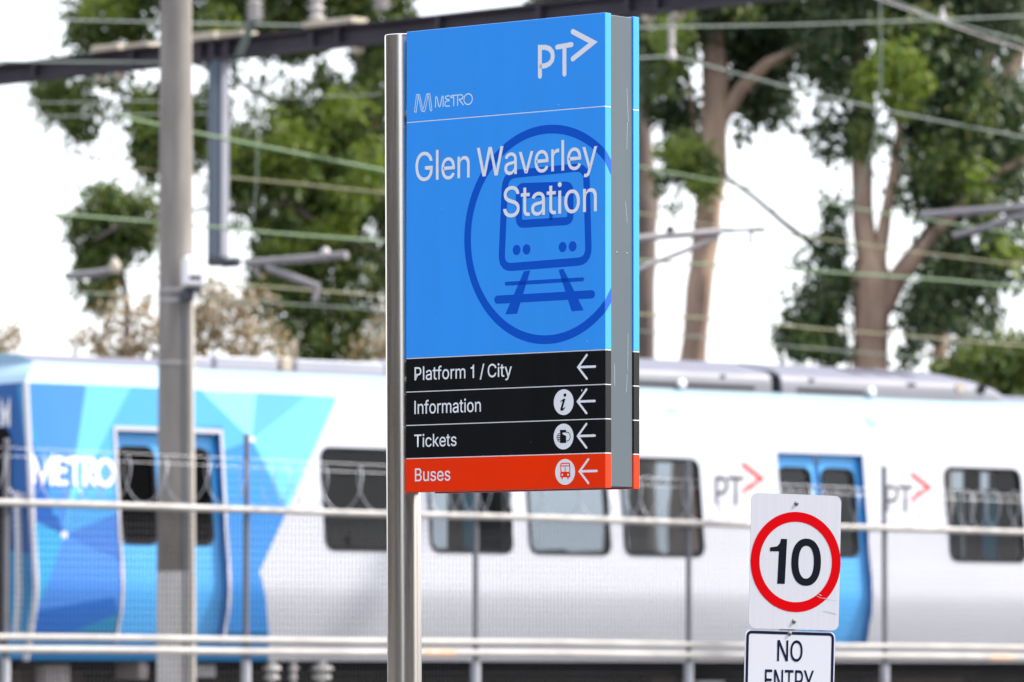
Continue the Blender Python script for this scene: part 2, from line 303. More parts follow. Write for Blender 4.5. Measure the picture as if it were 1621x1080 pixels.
# ------------------------------------------------------------------ materials
M = {}
def rib_bump(m, nt, p, mp):
    w = nt.nodes.new('ShaderNodeTexWave'); w.wave_type = 'BANDS'; w.bands_direction = 'Z'
    w.inputs['Scale'].default_value = 4.2; w.inputs['Distortion'].default_value = 0.0
    nt.links.new(mp.outputs[0], w.inputs[0])
    sep = nt.nodes.new('ShaderNodeSeparateXYZ'); nt.links.new(mp.outputs[0], sep.inputs[0])
    mr = nt.nodes.new('ShaderNodeMapRange'); mr.inputs[1].default_value = 2.86; mr.inputs[2].default_value = 2.80
    nt.links.new(sep.outputs['Z'], mr.inputs[0])
    mu = nt.nodes.new('ShaderNodeMath'); mu.operation = 'MULTIPLY'
    nt.links.new(w.outputs['Fac'], mu.inputs[0]); nt.links.new(mr.outputs[0], mu.inputs[1])
    b = nt.nodes.new('ShaderNodeBump'); b.inputs['Strength'].default_value = 0.22; b.inputs['Distance'].default_value = 0.012
    nt.links.new(mu.outputs[0], b.inputs['Height']); nt.links.new(b.outputs[0], p.inputs['Normal'])

def brushed(m, nt, p, mp):
    n = nt.nodes.new('ShaderNodeTexNoise'); n.inputs['Scale'].default_value = 1.0; n.inputs['Detail'].default_value = 8
    mp2 = nt.nodes.new('ShaderNodeMapping'); mp2.inputs['Scale'].default_value = (260, 260, 2.5)
    tc = nt.nodes.new('ShaderNodeTexCoord')
    nt.links.new(tc.outputs['Object'], mp2.inputs[0]); nt.links.new(mp2.outputs[0], n.inputs[0])
    mr = nt.nodes.new('ShaderNodeMapRange'); mr.inputs[3].default_value = 0.12; mr.inputs[4].default_value = 0.30
    nt.links.new(n.outputs['Fac'], mr.inputs[0]); nt.links.new(mr.outputs[0], p.inputs['Roughness'])
    b = nt.nodes.new('ShaderNodeBump'); b.inputs['Strength'].default_value = 0.02; b.inputs['Distance'].default_value = 0.001
    nt.links.new(n.outputs['Fac'], b.inputs['Height']); nt.links.new(b.outputs[0], p.inputs['Normal'])

M['sign_blue'] = mat('sign blue enamel', (0.036, 0.325, 0.97, 1), 0.2, vary=0.05, scale=2.0, stretch=(5, 1, .5), spec=0.4)
M['logo_blue'] = mat('sign deep blue vinyl', (0.0, 0.09, 0.60, 1), 0.25, spec=0.3)
M['sign_black'] = mat('sign black enamel', (0.0052, 0.006, 0.0085, 1), 0.2, vary=0.3, scale=3, stretch=(5, 1, .6), spec=0.3)
M['sign_red'] = mat('sign orange red enamel', (0.92, 0.034, 0.0006, 1), 0.22, vary=0.06, spec=0.25)
M['white_vinyl'] = mat('white vinyl', (0.78, 0.80, 0.85, 1), 0.45)
M['metro_vinyl'] = mat('pale blue white vinyl', (0.55, 0.76, 0.92, 1), 0.45)
M['sign_grey'] = mat('grey powder coat', (0.086, 0.113, 0.133, 1), 0.42, vary=0.12, scale=5, stretch=(1, 1, .25))
M['steel'] = mat('brushed stainless steel', (0.68, 0.64, 0.60, 1), 0.34, metal=1.0, extra=brushed)
M['bolt'] = mat('dull bolt metal', (0.35, 0.35, 0.36, 1), 0.4, metal=0.9, vary=0.3, scale=90)
M['sheet'] = mat('reflective white sheeting', (0.545, 0.555, 0.605, 1), 0.42, vary=0.07, scale=1.0, stretch=(70, 1, .3))
M['road_red'] = mat('road sign red', (0.54, 0.0, 0.003, 1), 0.38, spec=0.08)
M['road_black'] = mat('road sign black', (0.006, 0.008, 0.014, 1), 0.4, spec=0.08)
M['road_navy'] = mat('road sign navy black', (0.008, 0.011, 0.035, 1), 0.4, spec=0.08)
M['white_sheet'] = mat('white sign face', (0.59, 0.60, 0.66, 1), 0.4, vary=0.03)
M['scratch'] = mat('scuffed scratch', (0.30, 0.30, 0.31, 1), 0.7)
M['alu'] = mat('aluminium sign back', (0.5, 0.5, 0.5, 1), 0.45, metal=0.8)
M['sticker'] = mat('torn grey sticker', (0.62, 0.60, 0.57, 1), 0.7, vary=0.4, scale=60)

M['t_white'] = mat('train white paint', (0.52, 0.535, 0.59, 1), 0.33, vary=0.05, scale=1.2, stretch=(1, 1, 3), extra=rib_bump)
def livery(r, g, b): return mat('train livery paint', (rgb(r, g, b)[0] * .55, rgb(r, g, b)[1] * .74, rgb(r, g, b)[2] * .70, 1), 0.35, extra=rib_bump, vary=0.05, scale=1.5)
M['t_roof'] = mat('train roof light grey paint', (0.155, 0.158, 0.205, 1), 0.45, vary=0.12, scale=1.5)
M['t_roof_side'] = mat('train roof unit grey', (0.20, 0.205, 0.235, 1), 0.45, vary=0.15, scale=2)
M['t_duct'] = mat('train roof duct pale paint', (0.38, 0.39, 0.45, 1), 0.45, vary=0.1, scale=2)
M['t_cant'] = mat('train cant rail pale blue', (0.25, 0.36, 0.41, 1), 0.38, vary=0.08, scale=1.2)
M['t_cant_blue'] = mat('train cant rail sky blue', (0.28, 0.44, 0.57, 1), 0.38, vary=0.06, scale=1.2)
M['t_door'] = mat('train door blue paint', (0.075, 0.38, 0.80, 1), 0.3, vary=0.05, scale=2, extra=rib_bump)
M['t_jamb'] = mat('train door jamb blue', (0.01, 0.13, 0.38, 1), 0.4)
M['t_trim'] = mat('train light trim', (0.52, 0.52, 0.57, 1), 0.4)
M['rubber'] = mat('black rubber seal', (0.016, 0.016, 0.020, 1), 0.5, spec=0.08)
M['navy'] = mat('train nose navy', (0.03, 0.12, 0.36, 1), 0.35, vary=0.1)
M['under'] = mat('undercarriage dark', (0.006, 0.005, 0.005, 1), 0.8, vary=0.5, scale=3, spec=0.08)
M['rust'] = mat('rusty brown steel', (0.035, 0.016, 0.011, 1), 0.8, vary=0.5, scale=5)
M['pale_box'] = mat('pale underframe box', (0.36, 0.33, 0.33, 1), 0.6, vary=0.3, scale=4)
M['interior'] = mat('train interior lining', (0.62, 0.64, 0.66, 1), 0.6, vary=0.2, scale=1)
M['partition'] = mat('train interior partition', (0.022, 0.022, 0.028, 1), 0.5)
M['seat'] = mat('train seat moquette', (0.012, 0.085, 0.17, 1), 0.8, vary=0.4, scale=8)
M['teal'] = mat('train teal partition', (0.02, 0.36, 0.52, 1), 0.5, vary=0.2)
M['decal_dark'] = mat('dark grey decal', (0.045, 0.045, 0.05, 1), 0.4, spec=0.08)
M['decal_red'] = mat('red decal', (0.80, 0.045, 0.03, 1), 0.4)
M['ghost'] = mat('faded blue graffiti', (0.28, 0.62, 0.86, 1), 0.5, vary=0.35, scale=4, dark=(0.5, 0.74, 0.88, 1))

def glass_mat(name, tint, refl, gc=0.8):
    m = bpy.data.materials.new(name); m.use_nodes = True
    nt = m.node_tree; N = nt.nodes
    for n in list(N): N.remove(n)
    out = N.new('ShaderNodeOutputMaterial'); mx = N.new('ShaderNodeMixShader')
    tr = N.new('ShaderNodeBsdfTransparent'); gl = N.new('ShaderNodeBsdfGlossy'); fr = N.new('ShaderNodeFresnel')
    tr.inputs[0].default_value = tint; gl.inputs['Roughness'].default_value = 0.03; gl.inputs[0].default_value = (gc, gc, gc, 1)
    mr = N.new('ShaderNodeMapRange'); mr.inputs[3].default_value = refl; mr.inputs[4].default_value = 1.0
    fr.inputs[0].default_value = 1.5
    nt.links.new(fr.outputs[0], mr.inputs[0]); nt.links.new(mr.outputs[0], mx.inputs[0])
    nt.links.new(tr.outputs[0], mx.inputs[1]); nt.links.new(gl.outputs[0], mx.inputs[2]); nt.links.new(mx.outputs[0], out.inputs[0])
    return m
M['glass'] = glass_mat('tinted train glass', (0.55, 0.60, 0.64, 1), 0.02, 0.30)
M['glass_dark'] = glass_mat('dark train glass', (0.05, 0.055, 0.07, 1), 0.0, 0.08)

M['galv'] = mat('galvanised steel', (0.46, 0.46, 0.48, 1), 0.5, metal=0.25, vary=0.2, scale=6)
M['rail'] = mat('weathered galvanised rail', (0.43, 0.415, 0.40, 1), 0.55, metal=0.1, vary=0.22, scale=3, stretch=(1, 1, 1))
M['post'] = mat('grey fence post', (0.17, 0.175, 0.20, 1), 0.5, metal=0.3, vary=0.2, scale=6)
M['post_low'] = mat('lighter galvanised post sleeve', (0.42, 0.43, 0.47, 1), 0.5, metal=0.2, vary=0.2, scale=6)
M['wire_mesh'] = mat('weld mesh wire', (0.03, 0.03, 0.034, 1), 0.6, metal=0.0)
M['razor'] = mat('razor wire steel', (0.36, 0.37, 0.40, 1), 0.35, metal=0.4)
M['orange_mark'] = mat('orange rust mark', (0.66, 0.30, 0.15, 1), 0.7, vary=0.5, scale=7, dark=(0.6, 0.52, 0.42, 1))
M['concrete'] = mat('weathered concrete', (0.275, 0.255, 0.235, 1), 0.85, vary=0.38, scale=2.2, stretch=(3, 3, .55), bump=0.4, bscale=30)
M['concrete_dark'] = mat('stained concrete', (0.17, 0.15, 0.13, 1), 0.85, vary=0.35, scale=3, stretch=(2, 2, 1), bump=0.4, bscale=30)
M['white_wash'] = mat('white painted band', (0.56, 0.54, 0.53, 1), 0.7, vary=0.18, scale=3, stretch=(2, 2, .6))
M['conduit'] = mat('beige conduit cover', (0.50, 0.46, 0.41, 1), 0.6, vary=0.12, scale=4)
M['cable'] = mat('dark grey cable', (0.10, 0.11, 0.13, 1), 0.6)
M['strap'] = mat('steel strap', (0.42, 0.41, 0.42, 1), 0.45, metal=0.4)
M['cam_white'] = mat('white camera housing', (0.82, 0.82, 0.85, 1), 0.35)
M['cam_dark'] = mat('dark camera window', (0.012, 0.012, 0.014, 1), 0.15, spec=0.08)
M['bracket'] = mat('dark bracket', (0.07, 0.075, 0.09, 1), 0.5, metal=0.3)
M['beam'] = mat('purplish brown painted steel', (0.050, 0.043, 0.056, 1), 0.6, vary=0.35, scale=1.5)
M['drop_light'] = mat('light grey drop post face', (0.40, 0.40, 0.45, 1), 0.5, metal=0.1, vary=0.12, scale=2)
M['drop_dark'] = mat('slate drop post web', (0.085, 0.11, 0.15, 1), 0.5)
M['insul'] = mat('porcelain insulator', (0.48, 0.46, 0.45, 1), 0.4, vary=0.15, scale=5)
M['beige_plate'] = mat('beige bearing plate', (0.50, 0.44, 0.35, 1), 0.6, vary=0.2, scale=4)
M['arm'] = mat('cantilever tube', (0.27, 0.255, 0.27, 1), 0.5, metal=0.3, vary=0.15, scale=3)
M['copper'] = mat('verdigris contact wire', (0.15, 0.235, 0.12, 1), 0.6, vary=0.15, scale=1)
M['wire_pale'] = mat('pale grey green wire', (0.155, 0.195, 0.175, 1), 0.6, vary=0.15, scale=1)
M['wire_tan'] = mat('tan bronze wire', (0.20, 0.20, 0.11, 1), 0.6, vary=0.15, scale=1)

M['unseen_woods'] = mat('unseen wooded hill', (0.019, 0.018, 0.015, 1), 0.95, vary=0.6, scale=.12)
M['ground'] = mat('asphalt ground', (0.055, 0.055, 0.057, 1), 0.9, vary=0.3, scale=1.5, bump=0.5, bscale=60)
M['ballast'] = mat('track ballast', (0.34, 0.325, 0.31, 1), 0.95, vary=0.55, scale=22, bump=1.0, bscale=25)
M['sleeper'] = mat('concrete sleeper', (0.3, 0.29, 0.27, 1), 0.9, vary=0.3, scale=5)

def leaf_mat(name, cols, trans=0.35):
    m = bpy.data.materials.new(name); m.use_nodes = True
    nt = m.node_tree; N = nt.nodes; L = nt.links
    p = N['Principled BSDF']; out = N['Material Output']
    geo = N.new('ShaderNodeNewGeometry'); cr = N.new('ShaderNodeValToRGB')
    cr.color_ramp.interpolation = 'LINEAR'
    while len(cr.color_ramp.elements) < len(cols): cr.color_ramp.elements.new(0.5)
    for i, c in enumerate(cols):
        cr.color_ramp.elements[i].position = i / (len(cols) - 1); cr.color_ramp.elements[i].color = c + (1,)
    L.new(geo.outputs['Random Per Island'], cr.inputs[0]); L.new(cr.outputs[0], p.inputs['Base Color'])
    p.inputs['Roughness'].default_value = 0.5
    tl = N.new('ShaderNodeBsdfTranslucent'); mx = N.new('ShaderNodeMixShader'); mx.inputs[0].default_value = trans
    L.new(cr.outputs[0], tl.inputs[0]); L.new(p.outputs[0], mx.inputs[1]); L.new(tl.outputs[0], mx.inputs[2]); L.new(mx.outputs[0], out.inputs[0])
    return m
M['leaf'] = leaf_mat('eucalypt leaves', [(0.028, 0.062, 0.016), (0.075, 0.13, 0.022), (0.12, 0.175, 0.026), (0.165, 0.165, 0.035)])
M['leaf_sunlit'] = leaf_mat('sunlit toned leaves', [(0.11, 0.18, 0.018), (0.17, 0.24, 0.024), (0.21, 0.26, 0.035)], 0.45)  # gum leaf with the sun patches put into its colour
M['leaf_shaded'] = leaf_mat('shade toned leaves', [(0.017, 0.042, 0.015), (0.042, 0.080, 0.022), (0.080, 0.108, 0.030)], 0.25)  # gum leaf darkened in colour to stand for foliage in shadow
M['leaf_ochre'] = leaf_mat('ochre shrub leaves', [(0.20, 0.13, 0.045), (0.30, 0.21, 0.09), (0.55, 0.48, 0.40), (0.17, 0.15, 0.04)], 0.4)
def bark_extra(m, nt, p, mp):
    pass
M['bark'] = mat('peeling gum bark', (0.46, 0.33, 0.245, 1), 0.85, vary=0.5, scale=1.2, stretch=(2.6, 2.6, 0.55), bump=0.5, bscale=14, dark=(0.15, 0.10, 0.08, 1))
M['bark_grey'] = mat('grey pink gum bark', (0.20, 0.155, 0.135, 1), 0.85, vary=0.5, scale=1.6, stretch=(2.6, 2.6, 0.4), bump=0.5, bscale=14, dark=(0.09, 0.07, 0.066, 1))
M['twig'] = mat('dark twig bark', (0.05, 0.042, 0.03, 1), 0.9)

# ------------------------------------------------------------------ ground, track bed, rails
PHI = R(36.9)
U = Vector((math.cos(PHI), math.sin(PHI), 0)); NV = Vector((math.sin(PHI), -math.cos(PHI), 0)); Z = Vector((0, 0, 1))
TO = Vector((-4.54, 49.43, 0))                       # foot of the train's near front corner
def tw(u, n, z): return TO + U * u + NV * n + Z * z  # train frame: along, outward, up

g = MB(); g.add([(-1500, -300, 0), (1500, -300, 0), (1500, 2500, 0), (-1500, 2500, 0)], [(0, 1, 2, 3)])
tag(g.build('ground', M['ground']), kind='structure')
# unseen dark rise added to shape reflections, with a gap behind the camera
g = MB(); n = 90; rows_ = [(150, 0), (156, .45), (170, .8), (200, 1.0), (280, .6), (400, 0)]
for i in range(n + 1):
    az_ = 104 + (322 - 104) * i / n; a = R(az_); fade = min(1, i / 6, (n - i) / 6, abs(az_ - 189) / 18 - .1); fade = max(fade, 0)
    for r_, h in rows_:
        p = Vector((math.sin(a) * r_, math.cos(a) * r_ + 20, 0))
        p.z = max(-.2, h * fade * (52 + 14 * noise.noise(p * .03) + 7 * noise.noise(p * .11))); g.v.append(p)
m_ = len(rows_)
for i in range(n):
    for j in range(m_ - 1): g.f.append([i * m_ + j, (i + 1) * m_ + j, (i + 1) * m_ + j + 1, i * m_ + j + 1]); g.m.append(0)
tag(g.build('unseen_hills', M['unseen_woods'], smooth=True), kind='structure')
g = MB(); n = 140
for i in range(n):
    a = 2 * math.pi * i / n
    for r_, h in ((340, -.05), (352, .75), (380, 1), (470, -.05)):
        p = Vector((math.sin(a) * r_, math.cos(a) * r_ + 20, 0)); p.z = h * (7.0 + 2.2 * noise.noise(p * .05)); g.v.append(p)
for i in range(n):
    for j in range(3): g.f.append([i * 4 + j, ((i + 1) % n) * 4 + j, ((i + 1) % n) * 4 + j + 1, i * 4 + j + 1]); g.m.append(0)
tag(g.build('unseen_hills', M['unseen_woods'], smooth=True), kind='structure')
g = MB(); prof = [(5.6, 0.0), (4.3, 0.72), (-9.5, 0.75), (-10.8, 0.0)]
vs = [tw(u, n, z) for u in (-150, 220) for n, z in prof]
g.add(vs, [(0, 1, 5, 4), (1, 2, 6, 5), (2, 3, 7, 6), (3, 2, 1, 0), (4, 5, 6, 7)])
tag(g.build('track_bed', M['ballast']), kind='structure')
g = MB()
for nc in (-1.42, -5.6):
    for dn in (-0.8, 0.8):
        for (a, b, z0, z1) in ((-.07, .07, .84, .86), (-.012, .012, .86, .965), (-.035, .035, .965, 1.0)):
            vs = [tw(u, nc + dn + q, z) for u in (-150, 220) for z in (z0, z1) for q in (a, b)]
            g.add(vs, [(0, 1, 3, 2), (4, 6, 7, 5), (0, 4, 5, 1), (1, 5, 7, 3), (3, 7, 6, 2), (2, 6, 4, 0)])
tag(g.build('track_rails', M['rust']), kind='structure')
g = MB()
for nc in (-1.42, -5.6):
    u = -20.0
    while u < 60:
        vs = [tw(u + q, nc + w, z) for q in (-.12, .12) for z in (.735, .836) for w in (-1.25, 1.25)]
        g.add(vs, [(0, 1, 3, 2), (4, 6, 7, 5), (0, 4, 5, 1), (1, 5, 7, 3), (3, 7, 6, 2), (2, 6, 4, 0)]); u += 0.68
tag(g.build('track_sleepers', M['sleeper']), kind='structure')

# ------------------------------------------------------------------ the station sign
TH, RO, TI = R(40.3), R(-0.2916), R(0.3128)
ex = Vector((math.cos(TH), -math.sin(TH), 0)); en = Vector((-math.sin(TH), -math.cos(TH), 0))
Q = Matrix.Rotation(TI, 3, ex) @ Matrix.Rotation(RO, 3, en)
ex2, en2, ez2 = Q @ ex, Q @ en, Q @ Z
SO = Vector((-0.35226, 17.6, 0.61759 + CAMZ))
SW, SH, SD = 0.855, 1.5353, 0.1757
SRm = Matrix((ex2, -en2, ez2)).transposed()
XC = -0.082
t_dn = (SO + ex2 * XC - en2 * (SD / 2)).z / ez2.z
base = SO + ex2 * XC - en2 * (SD / 2) - ez2 * t_dn
OFF = Vector((-XC, -SD / 2, t_dn))
def SX(px, py):
    P = on_plane(px, py, SO, en2) - SO
    return (P.dot(ex2), P.dot(ez2))
sign = empty('station_sign', base, SRm.to_euler())
tag(sign, 'tall blue, black and orange railway station sign on a round stainless steel post', 'station sign')
def part(mb, name, m, parent=sign, **k):
    o = mb.build(name, m, parent, **k)
    if parent is sign: o.location = OFF
    return o
# the post
p_top = SX(624, 55.5)[1] + 0.01
mb = MB(); mb.lathe((XC + .0125, SD / 2, -t_dn), (-.0078, 0, 1), [(0, .0575), (t_dn + p_top - .003, .0575), (t_dn + p_top, .0555), (t_dn + p_top, .051), (t_dn + p_top - .04, .051)], seg=64)
part(mb, 'post', M['steel'], smooth=20)
mb = MB(); mb.lathe((XC + .0125, SD / 2, -t_dn), (0, 0, 1), [(.001, .115), (.012, .115), (.014, .06)], seg=32)
part(mb, 'base_plate', M['alu'])
mb = MB()
x, z = SX(613, 880)
q = [(R(a), dz) for a, dz in ((203, .028), (222, .012), (228, -.028), (206, -.018))]
mb.add([(XC + .0085 + .0584 * math.cos(a), SD / 2 + .0581 * math.sin(a), z + dz) for a, dz in q], [(0, 1, 2, 3)])
part(mb, 'sticker', M['sticker'])
for pz in (178, 600):
    z = SX(642, pz)[1]
    mb = MB(); mb.box(XC + .02, .0, SD / 2 - .028, SD / 2 + .028, z - .03, z + .03)
    mb.lathe((XC + .072, .028, z), (0, -1, 0), [(0, .012), (.008, .012), (.013, .008), (.014, .002)], seg=14)
    mb.lathe((XC + .072, SD / 2 - .028, z), (0, -1, 0), [(0, .006), (SD / 2 - .05, .006)], seg=8)
    part(mb, 'bracket', M['bolt'])
# grey body between the two faces
FD = 0.031
mb = MB(); mb.box(.004, SW - .004, FD - .002, SD - FD - .001, .004, SH - .004)
part(mb, 'sign_body', M['sign_grey'], bevel=.002)
for dz in (SX(958, 398)[1],):
    for dy in (.033, .085):
        mb = MB(); mb.lathe((SW - .0045, FD + dy, dz), (1, 0, 0), [(0, .0032), (.0012, .0032), (.002, .001)], seg=10)
        part(mb, 'rivet', M['bolt'])
for (ya, za, yb, zb) in ((.085, 1.30, .092, 1.19), (.088, 1.19, .084, 1.10), (.078, .93, .086, .86), (.09, .50, .088, .38), (.086, .37, .08, .31), (.02, .40, .022, .33)):
    mb = MB(); a, b = Vector((SW - .0034, FD + ya, za)), Vector((SW - .0034, FD + yb, zb))
    t = Vector((0, .0005, 0)); mb.add([a - t * .2, a + t, b + t, b - t * .2], [(0, 1, 2, 3)])
    part(mb, 'scratch', M['white_vinyl'])
# faces: two enamel trays, each cut into six strips divided by thin white lines
def Zof(y): return SX(800, y)[1]
levels = [SH, (SX(643.7, 194.4)[1] + SX(958.1, 167.8)[1]) / 2, (SX(642.8, 566.7)[1] + SX(957.8, 555)[1]) / 2,
          (SX(642.8, 619.2)[1] + SX(957.8, 610.2)[1]) / 2, (SX(642.8, 671.7)[1] + SX(957.8, 665.1)[1]) / 2,
          (SX(642.8, 724.2)[1] + SX(957.8, 719.2)[1]) / 2, 0.0]
names = ['header_panel', 'name_panel', 'direction_strip', 'direction_strip', 'direction_strip', 'direction_strip']
mats_ = ['sign_blue', 'sign_blue', 'sign_black', 'sign_black', 'sign_black', 'sign_red']
labs = ['blue header panel with the operator logos', 'blue panel with the station name and a train emblem', 'black strip reading Platform 1 / City',
        'black strip reading Information', 'black strip reading Tickets', 'orange red strip reading Buses']
LW = .0011
panels = []
for i in range(6):
    a, b = levels[i + 1] + (LW if i < 5 else 0), levels[i] - (LW if i else 0)
    mb = MB(); mb.box(0, SW, 0, FD, a, b)
    o = part(mb, names[i], M[mats_[i]], bevel=.0016); o['label'] = labs[i]; panels.append(o)
    mb = MB(); mb.box(0, SW, SD - FD, SD, a, b)
    o = part(mb, 'rear_' + names[i], M[mats_[i]], bevel=.0016)
for i in range(1, 6):
    for y0 in (.0006, SD - FD + .0006):
        mb = MB(); mb.box(.001, SW - .0006, y0, y0 + FD - .0012, levels[i] - LW * 1.15, levels[i] + LW * 1.15)
        part(mb, 'divider', M['white_vinyl'])
Y1 = -.0003
# small chips and specks in the enamel
for px, py, m, r_ in ((751, 141, 'logo_blue', .0022), (921, 618, 'white_vinyl', .0030), (840, 700, 'sign_grey', .0018), (884, 166, 'white_vinyl', .0014), (812, 452, 'logo_blue', .0022), (700, 330, 'metro_vinyl', .0013), (690, 505, 'metro_vinyl', .0012), (930, 540, 'metro_vinyl', .0016), (930, 764, 'sign_grey', .0016)):
    c_ = SX(px, py); mb = MB(); q = [(c_[0] + r_ * k_ * math.cos(a_), c_[1] + r_ * 1.3 * k_ * math.sin(a_)) for a_, k_ in ((.2, 1), (1.3, .6), (2.2, 1.1), (3.5, .7), (4.6, 1.2), (5.5, .6))]
    poly(mb, q, -.00025); part(mb, 'paint_chip', M[m], fix=False)
# header: the two logos
k1 = lambda cx, cy: SX(600 + cx / 2.7, cy / 2.7)
k2 = lambda cx, cy: SX(600 + cx / 2.5714, 380 + cy / 2.5714)
hd, nm = panels[0], panels[1]
mb = MB()
wd = .0165
P0, P1 = k1(688, 326), k1(688, 203)
stroke(mb, [P0, P1] + [k1(x, y) for x, y in ((712, 203), (728, 208), (740, 222), (743, 240), (740, 258), (728, 273), (712, 281), (694, 284))], wd, Y1)
stroke(mb, [k1(762, 202), k1(823, 191)], wd, Y1 - .0001)
stroke(mb, [k1(793, 197), k1(793, 317)], wd, Y1 - .0002)
stroke(mb, [k1(829, 136), k1(916, 182), k1(829, 252)], wd * 1.06, Y1 - .0003)
mb.build('transit_logo', M['white_vinyl'], hd)
k5 = lambda x, y: SX(640 + x / 6.75, 140 + y / 6.75)
mb = MB()
# letter M emblem drawn as an outlined ribbon
stroke(mb, [k5(*p) for p in ((114, 252), (128, 256), (150, 78), (140, 64), (131, 72), (110, 244))], .0032, Y1, closed=True)
stroke(mb, [k5(*p) for p in ((140, 66), (160, 66), (168, 78), (200, 240), (192, 248), (184, 240), (152, 84))], .0032, Y1 - .0001)
stroke(mb, [k5(*p) for p in ((200, 244), (212, 250), (222, 240), (256, 68), (247, 58), (238, 66), (206, 218))], .0032, Y1 - .0002)
stroke(mb, [k5(*p) for p in ((256, 60), (268, 56), (276, 66), (297, 232), (288, 242), (279, 234), (260, 84))], .0032, Y1 - .0003)
mb.build('operator_emblem', M['metro_vinyl'], hd)
mb = MB(); w5 = .0042
stroke(mb, [k5(*p) for p in ((334, 200), (336, 100), (342, 90), (352, 100), (368, 186), (377, 197), (386, 184), (403, 92), (411, 84), (416, 94), (416, 194))], w5, Y1)
stroke(mb, [k5(*p) for p in ((484, 80), (452, 83), (440, 92), (442, 108), (456, 118), (478, 120), (480, 134), (456, 136), (438, 146), (436, 180), (446, 191), (484, 189))], w5, Y1 - .0001)
stroke(mb, [k5(*p) for p in ((560, 72), (510, 78), (498, 88), (500, 100), (520, 98))], w5, Y1 - .0002)
stroke(mb, [k5(*p) for p in ((530, 84), (530, 186))], w5, Y1 - .0003)
stroke(mb, [k5(*p) for p in ((571, 182), (571, 74), (600, 68), (620, 74), (628, 92), (620, 110), (588, 122), (630, 176))], w5, Y1)
cxz = k5(683, 116); rx = k5(728, 116)[0] - cxz[0]; rz = cxz[1] - k5(683, 173)[1]
stroke(mb, [(cxz[0] + rx * math.cos(R(a)), cxz[1] + rz * math.sin(R(a))) for a in range(0, 360, 12)], w5, Y1 - .0001, closed=True)
mb.build('operator_name', M['metro_vinyl'], hd)
# name panel: big round train emblem, wrapping on to the folded edge
c0 = SX(868, 371); RRo = (SX(868, 198)[1] - SX(868, 545)[1]) / 2; RRi = RRo - .0285
lx = SX(735, 383)[0]; ccx, ccz = lx + RRo, c0[1]
mb = MB(); ring(mb, ccx, ccz, RRi, RRo, Y1, n=120, keep=(1, 0, SW - .0012))
for sgn in (1, -1):
    zs = []
    for r_ in (RRi, RRo):
        for x_ in (SW, SW + FD):
            d = r_ * r_ - (x_ - ccx) ** 2
            zs.append(ccz + sgn * math.sqrt(max(d, 0)))
    mb.add([(SW + .0006, .0016, zs[0]), (SW + .0006, FD - .001, zs[1]), (SW + .0006, FD - .001, zs[3]), (SW + .0006, .0016, zs[2])], [(0, 1, 2, 3)])
# train body outline
TL, TR = SX(800, 277), SX(928, 264); BL, BR = SX(793.5, 424), SX(932, 413)
def rounded(pts, r, n=5):
    pts = [Vector(p) for p in pts]; out = []
    for i, p in enumerate(pts):
        a, b = pts[i - 1], pts[(i + 1) % len(pts)]
        d1, d2 = (a - p).normalized(), (b - p).normalized()
        for k in range(n + 1):
            t = k / n
            out.append((1 - t) ** 2 * (p + d1 * r) + 2 * t * (1 - t) * p + t * t * (p + d2 * r))
    return out
stroke(mb, rounded([TL, TR, BR, BL], .045), .0265, Y1, closed=True)
o4 = [k1(598, 800), k1(818, 793), k1(818, 944), k1(598, 958)]
stroke(mb, rounded(o4, .02), .026, Y1 - .0002, closed=True)
pa, pb = k1(620, 830), k1(800, 818)
for (a, b, c, d) in (((612, 812), (805, 798), (805, 838), (612, 848)),):
    poly(mb, [k1(*a), k1(*d), k1(*c), k1(*b)], Y1 - .00015)
poly(mb, [k1(728, 840), k1(728, 940), k1(742, 940), k1(742, 840)], Y1 - .0002)
for hx, hy in ((817.8, 395.8), (833.6, 395), (890.6, 391.2), (906.5, 390.2)):
    c = SX(hx, hy); disc(mb, c[0], c[1], .0165, .0168, Y1)
poly(mb, [k2(*p) for p in ((590, 128), (616, 124), (562, 300), (514, 303))], Y1 - .0002)
poly(mb, [k2(*p) for p in ((731, 122), (750, 117), (833, 286), (784, 290))], Y1 - .0002)
stroke(mb, [k2(518, 178), k2(829, 160)], .0125, Y1 - .0002)
stroke(mb, [k2(482, 243), k2(866, 221)], .0265, Y1 - .0003)
mb.build('train_emblem', M['logo_blue'], nm, fix=False)
def stext(name, txt, pl, pr, cap_px, parent, bold=0.0, track=0.0):
    """pl, pr: baseline pixels at the left and right ends of the line, cap_px: capital height in pixels at the left"""
    a, b = SX(*pl), SX(*pr)
    cap = SX(pl[0], pl[1] - cap_px)[1] - a[1]
    return text_mesh(name, txt, a[0], b[0], (a[1] + b[1]) / 2, cap, -.0009, M['white_vinyl'], parent, bold=bold, track=track)
stext('station_name', 'Glen Waverley', (658.1, 288.3), (945.5, 265.0), 45, nm, bold=.0004, track=-14)
stext('station_name', 'Station', (797, 345.0), (945, 333.6), 48, nm, bold=.0004, track=-14)
rows = [('Platform 1 / City', (656.6, 601.8), (810.4, 596.2), 20.4), ('Information', (656.4, 655.4), (761.4, 651.9), 20.6),
        ('Tickets', (656.2, 707.8), (722.8, 706), 19.6), ('Buses', (657.2, 762), (713, 760.8), 20.2)]
for k, (txt, pl, pr, cp) in enumerate(rows):
    stext('lettering', txt, pl, pr, cp, panels[2 + k], bold=.0004, track=-4)
